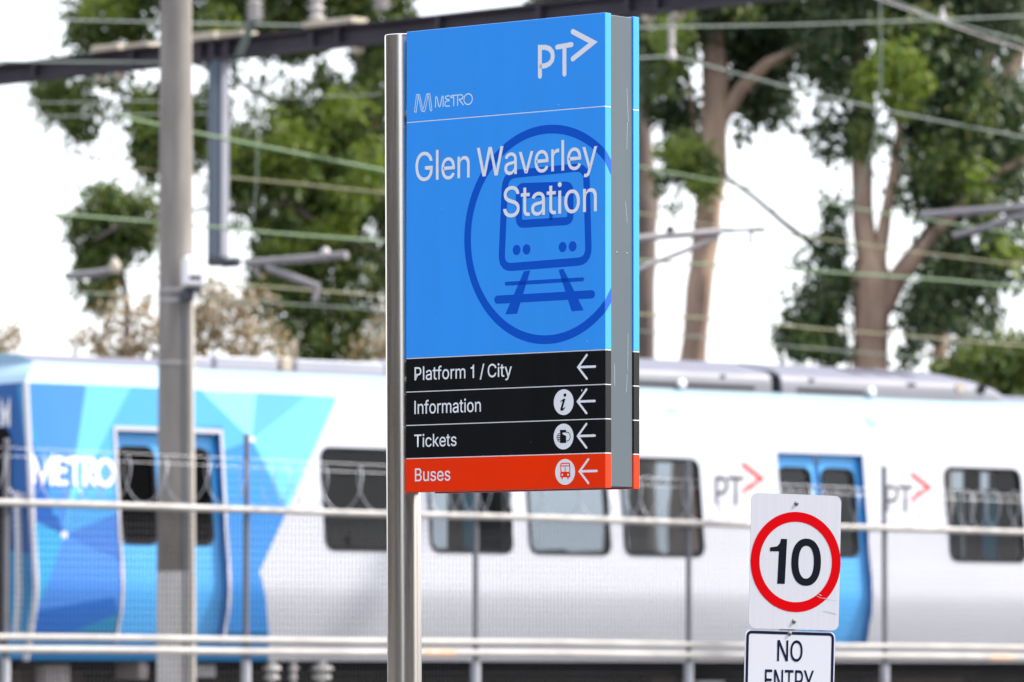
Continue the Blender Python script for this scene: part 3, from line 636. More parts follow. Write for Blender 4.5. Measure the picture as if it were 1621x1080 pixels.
# arrows
for k, (ax, ay) in enumerate(((915.2, 581.5), (914.6, 635.9), (914.6, 690.5), (917.6, 746.4))):
    mb = MB()
    t = SX(ax, ay); hx, hz, tx = .0425, .0382, .0765
    stroke(mb, [(t[0] + hx - .006, t[1] + hz), (t[0], t[1]), (t[0] + hx - .006, t[1] - hz)], .0078, -.0003)
    stroke(mb, [(t[0] + .004, t[1]), (t[0] + tx - .005, t[1])], .0078, -.0004)
    mb.build('arrow', M['white_vinyl'], panels[2 + k])
# round icons
def icon_disc(px, py, pn, r=.0418):
    c = SX(px, py); mb = MB(); disc(mb, c[0], c[1], r, r, -.0003, n=40)
    return c, mb.build('icon_disc', M['white_vinyl'], pn)
c, d = icon_disc(892.4, 636.8, panels[3])
k6 = lambda x, y: SX(860 + x / 9.0, 560 + y / 9.0)
mb = MB()
poly(mb, [k6(*p) for p in ((243, 690), (262, 662), (290, 644), (316, 638), (316, 648), (282, 762), (280, 778), (288, 780), (300, 772), (312, 756), (318, 760), (306, 784), (284, 806), (262, 816), (248, 812), (244, 796), (250, 772), (276, 680), (272, 674), (262, 680), (250, 696))][::-1], -.0006)
c2 = k6(310, 590); disc(mb, c2[0], c2[1], .0062, .0056, -.0006, n=16)
mb.build('letter', M['sign_black'], panels[3], fix=False)
c, d = icon_disc(892.2, 691.2, panels[4])
k7 = lambda x, y: SX(860 + x / 9.0, 670 + y / 9.0)
mb = MB()
poly(mb, [k7(*p) for p in ((240, 96), (240, 284), (326, 284), (326, 186), (318, 178), (282, 160), (274, 146), (280, 136), (326, 132), (326, 96))], -.0006)
for i, yy in enumerate((148, 176, 204, 232)):
    x0 = (208, 194, 196, 208)[i]
    stroke(mb, [k7(240, yy), k7(x0 + 8, yy + 2), k7(x0, yy + 12), k7(x0 + 8, yy + 24), k7(240, yy + 26)], .0020, -.0006 - .0002 * i, cap=False)
stroke(mb, [k7(*p) for p in ((326, 130), (352, 130), (374, 146), (385, 172), (385, 206), (374, 236), (352, 252), (328, 256))], .0024, -.0008)
mb.build('ticket_symbol', M['sign_black'], panels[4], fix=False)
c, d = icon_disc(894.7, 747.2, panels[5])
mb = MB()
stroke(mb, rounded([k7(250, 574), k7(378, 570), k7(380, 700), k7(250, 700)], .006, 3), .0036, -.0006, closed=True)
stroke(mb, [k7(250, 610), k7(380, 608)], .0032, -.0008, cap=False)
stroke(mb, [k7(314, 612), k7(314, 700)], .0026, -.0009, cap=False)
q = [k7(243, 703), k7(386, 701), k7(386, 770), k7(243, 771)]
poly(mb, q[::-1], -.0007)
for x in (272, 354): poly(mb, [k7(x - 10, 768), k7(x - 8, 796), k7(x + 8, 796), k7(x + 10, 768)], -.0010)
mb.build('bus_symbol', M['sign_red'], panels[5], fix=False)
mb = MB()
for x in (274, 356):
    cc = k7(x, 736); disc(mb, cc[0], cc[1], .0036, .0036, -.0011, n=14)
mb.build('headlights', M['white_vinyl'], panels[5], fix=False)

# ------------------------------------------------------------------ the speed sign
YS = 17.9
yaw, rol = R(23), R(1.45)
E = Matrix.Rotation(rol, 3, Vector((0, 1, 0)))
sx = E @ Vector((math.cos(yaw), math.sin(yaw), 0)); sz = E @ Vector((0, 0, 1)); sy = sz.cross(sx)
P10 = at(1258.6, 889.5, YS)                                    # centre of the upper plate
Rs = Matrix((sx, sy, sz)).transposed()
tt = (P10.z) / sz.z
b10 = P10 - sz * tt + sy * .045
o10 = Rs.transposed() @ (P10 - b10)                           # plate centre in the sign's frame
road = empty('speed_limit_sign', b10, Rs.to_euler())
tag(road, 'white plate with 10 in a red ring above a no entry plate on one post', 'road sign')
def plate(name, w, h, m, r, dx, dz, y, parent=road):
    mb = MB(); q = round_rect(-w / 2, w / 2, -h / 2, h / 2, r, 8); n = len(q)
    mb.add([(x, -.001, z) for x, z in q] + [(x, .001, z) for x, z in q], [list(range(n))[::-1], [n + i for i in range(n)]] + [[i, (i + 1) % n, n + (i + 1) % n, n + i] for i in range(n)])
    o = mb.build(name, m, parent)
    o.location = (o10.x + dx, o10.y + y, o10.z + dz)
    return o
kk = px_m(YS)
PW, PH = 145.5 * kk / math.cos(yaw), 213.5 * kk
pl = plate('speed_plate', PW, PH, M['sheet'], .024, 0, 0, 0)
mb = MB(); ro = 79.2 * kk; ri = ro - 15.6 * kk
ring(mb, 0.002, -.0005, ri, ro, -.0016, n=96); mb.build('red_ring', M['road_red'], pl)
# numerals
mb = MB(); nh = 70 * kk; X = kk / math.cos(yaw)
def nx(px): return (px - 1258.9) * X
one = [(1231.5, -35.5), (1231.5, 20), (1216.5, 18.5), (1216.5, 29.0), (1225.5, 31), (1231.8, 36.5), (1234.5, 35.2), (1234.5, 35.2)]
z1 = 35.5 * kk
poly(mb, [(nx(1230.6), -z1), (nx(1242.8), -z1), (nx(1245.0), z1), (nx(1235.2), z1), (nx(1233.4), z1 * .80), (nx(1229), z1 * .66), (nx(1217.8), z1 * .60), (nx(1217.6), z1 * .43), (nx(1232.2), z1 * .44)], -.0016)
cx0 = nx(1276.6); a_o, a_i, b_o, b_i = 24.0 * X, 12.4 * X, 37.3 * kk, 26.0 * kk
n = 64
def sup(a, b, t, e=2.25):
    c, s = math.cos(t), math.sin(t)
    return (a * math.copysign(abs(c) ** (2 / e), c), b * math.copysign(abs(s) ** (2 / e), s))
for i in range(n):
    t0, t1 = 2 * math.pi * i / n, 2 * math.pi * (i + 1) / n
    q = [sup(a_i, b_i, t0), sup(a_o, b_o, t0), sup(a_o, b_o, t1), sup(a_i, b_i, t1)]
    mb.add([(cx0 + x, -.0016, z) for x, z in q], [(0, 1, 2, 3)])
mb.build('numerals', M['road_black'], pl)
def bolt(x, z, parent):
    mb = MB(); mb.lathe((x, -.001, z), (0, -1, 0), [(0, .0082), (.0012, .0082), (.0016, .0054), (.0045, .0054), (.0056, .0034), (.0054, .002), (.004, .002)], seg=18)
    mb.build('bolt', M['bolt'], parent, smooth=True)
bolt(0, 92.5 * kk, pl); bolt(0, -94 * kk, pl)
for pts, w in ((((1295, 941), (1301, 944), (1312, 944)), .0022), (((1306, 964), (1318, 966), (1327, 968)), .0016), (((1300, 944), (1328, 947)), .0008), (((1298, 938), (1302, 940)), .003)):
    mb = MB(); stroke(mb, [((px - 1258.6) * X - (889.5 - py) * kk * .0, (889.5 - py) * kk - (px - 1258.6) * kk * .035) for px, py in pts], w, -.0020)
    mb.build('scratch', M['scratch'], pl)
H2 = 119 * kk
lz = -(106.75 + 2.0 + 59.5) * kk
np_ = plate('no_entry_plate', PW * 1.0, H2, M['white_sheet'], .020, -5.0 * kk, lz, .0026)
mb = MB()
q = rounded([(-PW / 2 + .009, -H2 / 2 + .009), (PW / 2 - .009, -H2 / 2 + .009), (PW / 2 - .009, H2 / 2 - .009), (-PW / 2 + .009, H2 / 2 - .009)], .016, 6)
stroke(mb, q, .0095, -.0016, closed=True); mb.build('border', M['road_navy'], np_)
zt = H2 / 2
text_mesh('lettering', 'NO', -20.5 * X, 20.0 * X, zt - 48.3 * kk, 32.5 * kk, -.0018, M['road_navy'], np_, bold=.0006, track=-10)
text_mesh('lettering', 'ENTRY', -39.5 * X, 39.0 * X, zt - 95 * kk, 32.5 * kk, -.0018, M['road_navy'], np_, bold=.0006, track=-6)
bolt(-.003, zt - 4.5 * kk, np_)
mb = MB(); mb.lathe((0, .0, .001), (0, 0, 1), [(0, .03), (o10.z + PH * .42, .03), (o10.z + PH * .42 + .01, .022)], seg=20)
mb.build('post', M['galv'], road, smooth=25)
for zz in (.092 * 2, -.19, -.36):
    mb = MB(); mb.lathe((0, 0, o10.z + zz), (0, 0, 1), [(-.012, .034), (.012, .034)], seg=20); mb.box(-.03, .03, o10.y + .004, -.02, o10.z + zz - .012, o10.z + zz + .012)
    mb.build('clamp', M['alu'], road)

# ------------------------------------------------------------------ the train
PROF = [(1.776, .03), (1.93, .085), (2.10, .135), (2.28, .178), (2.45, .2), (2.64, .184), (2.86, .157), (3.16, .126), (3.7, .069), (4.366, 0.0)]
RP = [(0.0, 4.366), (-.06, 4.44), (-.14, 4.51), (-.26, 4.575), (-.55, 4.66), (-1.0, 4.70), (-1.45, 4.715)]
def _sub(P):
    out = []
    for i in range(len(P) - 1):
        p0, p1, p2, p3 = P[max(i - 1, 0)], P[i], P[i + 1], P[min(i + 2, len(P) - 1)]
        n = 4 if p1[0] < 3 else 1
        for k in range(n):
            t = k / n; m1 = (p2[1] - p0[1]) / (p2[0] - p0[0]) * (p2[0] - p1[0]); m2 = (p3[1] - p1[1]) / (p3[0] - p1[0]) * (p2[0] - p1[0])
            out.append((p1[0] + (p2[0] - p1[0]) * t, (2 * t**3 - 3 * t**2 + 1) * p1[1] + (t**3 - 2 * t**2 + t) * m1 + (-2 * t**3 + 3 * t**2) * p2[1] + (t**3 - t**2) * m2))
    return out + [P[-1]]
PROF = _sub(PROF)
def off(z):
    if z <= PROF[0][0]: return PROF[0][1]
    for (z0, o0), (z1, o1) in zip(PROF, PROF[1:]):
        if z <= z1: return o0 + (o1 - o0) * (z - z0) / (z1 - z0)
    for (o0, z0), (o1, z1) in zip(RP, RP[1:]):
        if z <= z1: return o0 + (o1 - o0) * (z - z0) / (z1 - z0)
    return RP[-1][0]
def TP(px, py):
    """(u, z) on the train side of a photo pixel"""
    o = .1
    for _ in range(12):
        P = on_plane(px, py, TO + NV * o, NV); o = off(P.z)
    return ((P - TO).dot(U), P.z)
train = empty('commuter_train', tw(12, -1.45, .75), (0, 0, PHI))
tag(train, 'white metro train with blue faceted livery at its nose standing behind the fence', 'train')
TI_ = (Matrix.Translation(tw(12, -1.45, .75)) @ Matrix.Rotation(PHI, 4, 'Z')).inverted()
def tpart(mb, name, m, parent=train, **k):
    """geometry is given in the train's (u, n, z) frame; n is outward, towards the fence"""
    for i, v in enumerate(mb.v): mb.v[i] = Vector((v.x - 12, -(v.y + 1.45), v.z - .75))
    return mb.build(name, m, parent, **k)
TLEN = 23.6
Z0, Z1 = PROF[0][0], PROF[-1][0]
# openings: (u0, u1, z0, z1)
def opening(x0, x1, y0, y1, ym=None):
    ym = ym or (y0 + y1) / 2
    u0, u1 = TP(x0, ym)[0], TP(x1, ym)[0]
    xm = (x0 + x1) / 2
    return [u0, u1, TP(xm, y1)[1], TP(xm, y0)[1]]
wins = [opening(515, 641, 711, 863), opening(681, 804, 717, 867), opening(838, 959, 723, 872), opening(988, 1107, 730, 877), opening(1503, 1617, 754, 893)]
wz0 = sum(w[2] for w in wins) / 5; wz1 = sum(w[3] for w in wins) / 5
for w in wins: w[2], w[3] = wz0, wz1
doors = [opening(190, 353, 676, 1003, 800), opening(1236, 1371, 727, 1010, 800)]
dz1 = (doors[0][3] + doors[1][3]) / 2
for d in doors: d[2], d[3] = Z0 + .16, dz1
step = wins[1][0] - wins[0][0]
du = doors[1][0] - wins[3][1]
for k in range(1, 3): wins.append([wins[4][0] + step * k, wins[4][1] + step * k, wz0, wz1])
doors.append([wins[-1][1] + 1.1, wins[-1][1] + 1.1 + (doors[1][1] - doors[1][0]), Z0 + .16, dz1])
wins.append([doors[2][1] + .9, doors[2][1] + 2.1, wz0, wz1])
holes = wins + doors
print('windows', [[round(q, 2) for q in w] for w in wins], 'doors', [[round(q, 2) for q in w] for w in doors])

def side_poly(mb, pts, lift=0.0, cut=True, mi=0):
    """paint a convex polygon of (u, z) on the bulging side: minus the openings, cut into bands that follow the profile"""
    todo = [pts]
    if cut:
        for (a, b, c, d) in holes:
            nxt = []
            for q in todo:
                us = [p[0] for p in q]; zs = [p[1] for p in q]
                if max(us) <= a or min(us) >= b or max(zs) <= c or min(zs) >= d: nxt.append(q); continue
                for h in ((1, 0, a), (-1, 0, -b)):
                    r = clip(q, *h)
                    if len(r) > 2: nxt.append(r)
                mid = clip(clip(q, -1, 0, -a), 1, 0, b)
                for h in ((0, 1, c), (0, -1, -d)):
                    r = clip(mid, *h) if len(mid) > 2 else []
                    if len(r) > 2: nxt.append(r)
            todo = nxt
    for q in todo:
        for (z0, o0), (z1, o1) in zip(PROF, PROF[1:]):
            r = clip(clip(q, 0, -1, -z0), 0, 1, z1)
            if len(r) < 3: continue
            keep = []
            for p in r:
                if not keep or (abs(p[0] - keep[-1][0]) + abs(p[1] - keep[-1][1])) > 1e-5: keep.append(p)
            if len(keep) > 2: mb.add([(u, off(z) + lift, z) for u, z in keep], [list(range(len(keep)))], mi)
def px_poly(mb, pts, lift, mi=0, cut=True): side_poly(mb, [TP(*p) for p in pts], lift, cut, mi)

# side skins (white), far side, floor, end
mb = MB(); side_poly(mb, [(0.02, Z0), (TLEN, Z0), (TLEN, Z1), (0.02, Z1)])
tpart(mb, 'body_side', M['t_white'], fix=False)
mb = MB()
fw = [(wins[k][0] + d - e, wins[k][1] + d + e, wz0 - .04, wz1 + .14) for k, d, e in ((1, 2.22, .0), (2, 2.31, .1), (3, 2.42, .1), (4, 2.72, 0), (5, 2.8, 0), (6, 2.8, 0))]
hs = holes; holes = fw
tmp = MB(); side_poly(tmp, [(0.02, Z0), (TLEN, Z0), (TLEN, Z1), (0.02, Z1)])
mb.add([(v.x, -2.9 - v.y, v.z) for v in tmp.v], tmp.f); holes = hs
tpart(mb, 'far_side', M['interior'], fix=False)
mb = MB()
mb.box(.1, TLEN - .05, -2.86, -.04, 1.86, 1.92)
tpart(mb, 'floor', M['partition'])
mb = MB()
for u0 in (1.05, 2.72):
    mb.box(u0, u0 + .05, -2.86, -.03, 1.93, 4.3)
tpart(mb, 'cab_partition', M['partition'])
# roof: cant rails and crown
def roof_strip(u0, u1, a, b, m, name, mirror=False):
    mb = MB(); pr = RP[a:b + 1]
    for (n0, z0), (n1, z1) in zip(pr, pr[1:]):
        a0, a1 = (max(u0, min(-n0, .26)), max(u0, min(-n1, .26)))     # mitred with the sloping nose cap
        mb.add([(a0, n0, z0), (u1, n0, z0), (u1, n1, z1), (a1, n1, z1)], [(0, 1, 2, 3)])
        if mirror: mb.add([(a0, -2.9 - n0, z0), (u1, -2.9 - n0, z0), (u1, -2.9 - n1, z1), (a1, -2.9 - n1, z1)], [(0, 1, 2, 3)])
    return tpart(mb, name, m, fix=False)
UB = TP(330, 600)[0]
roof_strip(0.02, UB, 0, 3, M['t_cant_blue'], 'cant_rail')
roof_strip(UB, TLEN, 0, 3, M['t_cant'], 'cant_rail')
roof_strip(0.02, TLEN, 3, 6, M['t_roof'], 'roof', mirror=True)
# nose: flat end wall, cut to the body's section
sec = [(o, z) for z, o in PROF]
sec0 = sec + [(-2.9 - n, z) for n, z in reversed(sec)]
sec = sec + RP[1:]
sec += [(-2.9 - n, z) for n, z in reversed(sec[:-1])]
mb = MB(); mb.add([(0.0, n, z) for n, z in sec0], [list(range(len(sec0)))])
tpart(mb, 'nose_wall', M['navy'], fix=False)
mb = MB(); mb.add([(TLEN, n, z) for n, z in sec], [list(range(len(sec)))])
tpart(mb, 'end_wall', M['partition'], fix=False)
mb = MB()
for (n0, z0), (n1, z1) in zip(RP[:3], RP[1:4]): mb.add([(-n0, n0, z0), (-n1, n1, z1), (-n1, -2.9 - n1, z1), (-n0, -2.9 - n0, z0)], [(0, 1, 2, 3)])
k_ = [(.26, n, z) for n, z in RP[3:]]; mb.add(k_ + [(.26, -2.9 - n, z) for _, n, z in reversed(k_[:-1])], [list(range(2 * len(k_) - 1))])
tpart(mb, 'nose_cap', M['t_cant_blue'], fix=False)
mb = MB()
for q in ([(.13, 1.80), (-.85, 1.80), (-.85, 2.9), (.13, 2.75)], [(.135, 1.82), (.19, 2.5), (.15, 2.85), (.08, 2.7)]):
    mb.add([(-.006, n if n < off(max(z, Z0)) else off(max(z, Z0)) - .01, z) for n, z in q], [(0, 1, 2, 3)])
tpart(mb, 'nose_panel', livery(74, 172, 236), fix=False)
mb = MB(); mb.add([(-.007, -.005, 4.34), (-.007, -.13, 4.34), (-.007, .08, 3.5)], [(0, 1, 2)]); tpart(mb, 'nose_flash', livery(80, 165, 235), fix=False)
# cab window, text, grab rail on the nose
mb = MB(); q = round_rect(-1.6, -.245, 1.94, 3.96, .16, 6); n = len(q)
mb.add([(-.02, x, z) for x, z in q] + [(.0, x, z) for x, z in q], [list(range(n))] + [[i, (i + 1) % n, n + (i + 1) % n, n + i] for i in range(n)])
tpart(mb, 'windscreen', M['cam_dark'])
mb = MB()
gx = .02
mb.tube([(-.09, gx - .02, 3.34), (-.09, gx + .01, 2.9), (-.09, gx + .035, 2.4), (-.09, gx - .02, 1.98)], .033, 10)
for z in (3.30, 2.02): mb.tube([(0, gx - .02, z), (-.09, gx - .02, z)], .028, 8)
tpart(mb, 'grab_rail', M['t_trim'], smooth=True)
def side_strokes(name, strokes, w, m, lift, wmul=1.0):
    """lettering drawn as ribbons along the side"""
    mb = MB()
    for k, pts in enumerate(strokes):
        t = MB(); stroke(t, pts, w, 0)
        for f in t.f:
            q = [(t.v[i].x, t.v[i].z) for i in f]
            mb.add([(u, off(z) + lift + .0004 * k, z) for u, z in q], [list(range(len(q)))])
    return tpart(mb, name, m, fix=False)
mb = MB(); t = MB()
for k, pts in enumerate([[(-.40, 3.98), (-.40, 4.18), (-.335, 4.02), (-.27, 4.18), (-.27, 3.98)]]): stroke(t, pts, .05, 0)
mb.add([(-.012, v.x, v.z) for v in t.v], t.f); tpart(mb, 'lettering', M['white_vinyl'], fix=False)
# corner trim
mb = MB()
zz = [p[0] for p in PROF]
mb.tube([(.0, off(z) + .004, z) for z in zz], .03, 8); tpart(mb, 'corner_trim', M['t_trim'], smooth=True)
# livery facets
N1, N2 = (101, 847), (398, 697)
LF = [
 ((66, 140, 226), [(47, 606), (533, 630), (410, 905), (47, 905)]), ((56, 140, 235), [(47, 905), (410, 905), (425, 1000), (47, 1000)]),
 ((28, 134, 206), [(47, 1000), (425, 1000), (425, 1048), (47, 1048)])]
LF2 = [
 ((82, 146, 240), [(46, 606), (136, 609), N1, (50, 694)]), ((26, 98, 196), [(48, 690), N1, (54, 822)]), ((62, 165, 238), [(46, 640), (52, 690), (90, 815), (84, 815)]),
 ((132, 208, 252), [(136, 609), (208, 612), (172, 680), (112, 800), N1]), ((98, 178, 246), [(208, 612), (320, 618), (352, 650), (352, 676), (188, 690), (188, 811), (112, 800), (172, 680)]),
 ((84, 166, 242), [(112, 800), (188, 775), (188, 811), N1]), ((68, 128, 226), [N1, (188, 811), (188, 884)]),
 ((86, 148, 250), [N1, (188, 886), (188, 973), (110, 1000), (52, 970)]), ((66, 176, 240), [(54, 826), N1, (56, 968), (54, 930)]),
 ((20, 110, 214), [(54, 968), (180, 945), (186, 973), (110, 1001), (50, 1001)]), ((34, 142, 200), [(190, 970), (190, 1001), (112, 1001)]),
 ((104, 184, 250), [(290, 617), (319, 620), N2, (352, 715), (352, 676), (290, 672)]),
 ((168, 228, 252), [(319, 620), (405, 622), N2]), ((118, 190, 250), [(405, 622), (487, 626), N2]),
 ((140, 218, 252), [(487, 626), (533, 629), (470, 772), N2]), ((130, 205, 246), [N2, (470, 772), (455, 806)]),
 ((64, 148, 238), [N2, (455, 806), (410, 905), (424, 1000), (356, 1000), (354, 715)])]
for k, (c, pts) in enumerate(LF):
    mb = MB(); px_poly(mb, pts, .0015); tpart(mb, 'livery_panel', livery(*c), fix=False)
for k, (c, pts) in enumerate(LF2):
    mb = MB(); px_poly(mb, pts, .0025 + .0004 * k); tpart(mb, 'livery_facet', livery(*c), fix=False)
mb = MB()
for p in (N1, N2):
    u, z = TP(*p); mb.add([(u + .036 * math.cos(R(a)), off(z) + .0105, z + .036 * math.sin(R(a))) for a in range(0, 360, 24)], [list(range(15))])
tpart(mb, 'livery_star', M['white_vinyl'], fix=False)
# lettering on the side
kt = lambda x, y: TP(x / 3.858 - 1.5, 540 + y / 3.858)
lw = .05
side_strokes('operator_name', [
  [kt(*p) for p in ((206, 858), (206, 715), (262, 850), (318, 722), (318, 868))],
  [kt(*p) for p in ((398, 724), (352, 718), (348, 760), (362, 788), (398, 790))], [kt(*p) for p in ((362, 790), (346, 820), (352, 866), (404, 866))],
  [kt(*p) for p in ((420, 738), (432, 720), (504, 720))], [kt(462, 722), kt(462, 872)],
  [kt(*p) for p in ((520, 874), (520, 722), (560, 722), (578, 745), (572, 785), (530, 800), (580, 874))],
  [kt(644 + 48 * math.cos(R(a)), 804 + 74 * math.sin(R(a))) for a in range(0, 376, 15)]], lw, M['white_vinyl'], .0105)
def pt_logo(x, y, s):
    """dark lettering with a red chevron; x, y: the foot of the first stem in photo pixels"""
    P = lambda a, b: TP(x + a * s, y + b * s)
    side_strokes('transit_letters', [[P(0, 0), P(0, -39), P(9, -39), P(16, -34), P(17, -26), P(13, -17), P(2, -14)], [P(20, -39), P(41, -38)], [P(30.5, -38), P(30.5, 2)]], .040, M['decal_dark'], .002)
    side_strokes('transit_chevron', [[P(43, -60), P(71, -38), P(43, -19)]], .050, M['decal_red'], .004)
pt_logo(1134, 796, 1.0)
pt_logo(1405, 807, .92)
# faint graffiti left on the cant band
S = [[(1030, 650), (1036, 630), (1050, 648), (1056, 630)], [(1058, 648), (1070, 628), (1088, 632), (1086, 646), (1064, 648)], [(1372, 660), (1380, 672), (1388, 668), (1390, 652)]]
for k, s in enumerate(S):
    mb = MB(); t = MB(); stroke(t, [TP(*p) for p in s], .045, 0)
    mb.add([(v.x, off(v.z) + .008 + .001 * k, v.z) for v in t.v], t.f)
    tpart(mb, 'graffiti', M['ghost'], fix=False)
# windows
def win_part(a, b, c, d, glass, parent=train, name='window', n_in=0.0, r=.075, t=.034, lift=.008, sub='pane'):
    A = round_rect(a - t, b + t, c - t, d + t, r + t, 6); B = round_rect(a, b, c, d, r, 6); n = len(A)
    mb = MB()
    f3 = lambda q, l: [(u, off(z) + l - n_in, z) for u, z in q]
    mb.add(f3(A, lift) + f3(B, lift) + f3(B, -.05), [[i, (i + 1) % n, n + (i + 1) % n, n + i] for i in range(n)] + [[n + i, n + (i + 1) % n, 2 * n + (i + 1) % n, 2 * n + i] for i in range(n)])
    o = tpart(mb, name, M['rubber'], parent, fix=False)
    mb = MB(); o0, o1 = off(c), off(d)
    q = round_rect(a, b, c, d, r, 6)
    ln = lambda z: o0 + (o1 - o0) * (z - c) / (d - c)
    mb.add([(u, ln(z) - .02 - n_in, z) for u, z in q], [list(range(n))])
    tpart(mb, sub, glass, o, fix=False)
    return o
for i, w in enumerate(wins):
    w0 = win_part(*w, M['glass'])
    mb = MB(); zb = w[2] + (w[3] - w[2]) * .76
    mb.box(w[0], w[1], off(zb) - .028, off(zb) - .012, zb - .012, zb + .012); tpart(mb, 'rail', M['rubber'], w0)
for w in fw:
    mb = MB(); mb.add([(w[0], -2.9 - off(w[2]) + .01, w[2]), (w[1], -2.9 - off(w[2]) + .01, w[2]), (w[1], -2.9 - off(w[3]) + .01, w[3]), (w[0], -2.9 - off(w[3]) + .01, w[3])], [(0, 1, 2, 3)])
    tpart(mb, 'far_pane', M['glass'], fix=False)
# doors: two leaves each, set back in the opening, following the bulge
for i, (a, b, c, d) in enumerate(doors):
    m_ = (a + b) / 2
    mb = MB(); zz = [c] + [p[0] for p in PROF if c < p[0] < d] + [d]
    for (u, s) in ((a, 1), (b, -1)):
        for z0, z1 in zip(zz, zz[1:]):
            mb.add([(u, off(z0) + .002, z0), (u, off(z1) + .002, z1), (u, off(z1) - .12, z1), (u, off(z0) - .12, z0)], [(0, 1, 2, 3)])
    mb.add([(a, off(d) + .002, d), (b, off(d) + .002, d), (b, off(d) - .12, d), (a, off(d) - .12, d)], [(0, 1, 2, 3)])
    tpart(mb, 'door_jamb', M['t_jamb'], fix=False)
    if i == 0:
        mb = MB(); t = .022
        for (u0, u1) in ((a - .036, a - .004), (b + .004, b + .036)):
            for z0, z1 in zip(zz, zz[1:]): mb.add([(u0, off(z0) + .014, z0), (u1, off(z0) + .014, z0), (u1, off(z1) + .014, z1), (u0, off(z1) + .014, z1)], [(0, 1, 2, 3)])
        mb.add([(a - .036, off(d) + .014, d + .004), (b + .036, off(d) + .014, d + .004), (b + .036, off(d) + .012, d + .045), (a - .036, off(d) + .012, d + .045)], [(0, 1, 2, 3)])
        tpart(mb, 'door_trim', M['t_trim'], fix=False)
    for (u0, u1, s) in ((a + .004, m_ - .012, 0), (m_ + .012, b - .004, 1)):
        W = u1 - u0
        wa, wb, wc, wd_ = u0 + W * (.10 if s == 0 else .14), u1 - W * (.24 if s == 0 else .18), wz0 + .03, d - .17
        if i == 1: wa, wb = u0 + W * .12, u1 - W * .18
        save = holes; holes = [(wa, wb, wc, wd_)]
        mb = MB(); side_poly(mb, [(u0, c), (u1, c), (u1, d), (u0, d)], -.075); holes = save
        leaf = tpart(mb, 'door', M['t_door'], fix=False)
        w_ = win_part(wa, wb, wc, wd_, M['glass_dark'] if i == 0 else M['glass'], leaf, 'door_window', .075, .07, .035)
        mb = MB(); side_poly(mb, [(u1 - .02 if s == 0 else u0, c), (u1 if s == 0 else u0 + .02, c), (u1 if s == 0 else u0 + .02, d), (u1 - .02 if s == 0 else u0, d)], -.071, cut=False)
        tpart(mb, 'edge_seal', M['t_jamb'], leaf, fix=False)
# inside: seats along the sides, teal partitions beside the doors, poles
for k, w in enumerate(wins):
    if k in (0, 4, 7): continue
    for rown in (-.55, -2.3):
        for uu in (w[0] + .15, w[0] + .80):
            mb = MB()
            mb.box(uu, uu + .5, rown - .45, rown + .45, 2.30, 2.40); mb.box(uu + .42, uu + .5, rown - .45, rown + .45, 2.38, wz0 + .03)
            mb.box(uu + .15, uu + .35, rown - .4, rown + .4, 1.92, 2.30)
            tpart(mb, 'seat', M['seat'], bevel=.015)
for (x0, x1, nn) in ((745, 766, -.16), (1568, 1592, -.16), (1528, 1542, -.55)):
    u0, u1 = TP(x0, 800)[0] - .75 * nn, TP(x1, 800)[0] - .75 * nn
    mb = MB(); mb.box(u0, u1, nn - .04, nn, 1.93, 3.62); tpart(mb, 'teal_partition', M['teal'])
for (x0, x1, nn) in ((722, 744, -.5), (766, 806, -.7), (1544, 1567, -.3), (1593, 1625, -.3), (505, 650, -.6)):
    u0, u1 = TP(x0, 800)[0] - .75 * nn, TP(x1, 800)[0] - .75 * nn
    mb = MB(); mb.box(u0, u1, nn - .05, nn, 1.93, 4.0); tpart(mb, 'dark_screen', M['partition'])  # dark sheets added so the inside reads unlit through these windows
mb = MB(); mb.box(3.0, TLEN - .1, -2.7, -.2, 4.22, 4.28); tpart(mb, 'inner_ceiling', M['interior'])
# roof pods
def pod(u0, u1, name, r0=0.0, r1=0.0, hgt=.40):
    pr = [(-.24, 4.555), (-.24, 4.65), (-.252, 4.72), (-.29, 4.775), (-.39, 4.815), (-.9, 4.92), (-1.45, 4.955), (-2.0, 4.92), (-2.5, 4.815), (-2.65, 4.72), (-2.65, 4.56)]
    us = [(u0, 0.0 if r0 else 1)] + ([(u0 + r0 * .15, .5), (u0 + r0 * .45, .85), (u0 + r0, 1)] if r0 else [])
    us += ([(u1 - r1, 1), (u1 - r1 * .55, .93), (u1 - r1 * .25, .74), (u1 - r1 * .08, .5), (u1, .12)] if r1 else [(u1, 1)])
    mb = MB(); n = len(pr)
    for u, k in us: mb.v += [Vector((u, a + (-1.45 - a) * (1 - k) * .12, 4.55 + (z - 4.55) * (k if z > 4.556 else 1))) for a, z in pr]
    for i in range(len(us) - 1):
        for j in range(n - 1):
            mb.f.append([i * n + j, (i + 1) * n + j, (i + 1) * n + j + 1, i * n + j + 1]); mb.m.append(1 if j < 2 else 0)
    mb.f.append(list(range(n))); mb.m.append(0); mb.f.append([(len(us) - 1) * n + j for j in range(n)]); mb.m.append(0)
    return tpart(mb, name, [M['t_roof'], M['t_roof_side']], smooth=True)
ue = lambda x: TP(x, 630)[0]
gap = ue(1238)
pA = pod(ue(760), gap - .07, 'roof_unit', r0=.9)
pB = pod(gap + .07, ue(1581), 'roof_unit', r1=.85)
mb = MB(); mb.box(gap - .07, gap + .07, -2.55, -.30, 4.55, 4.76); tpart(mb, 'roof_joint', M['rubber'])
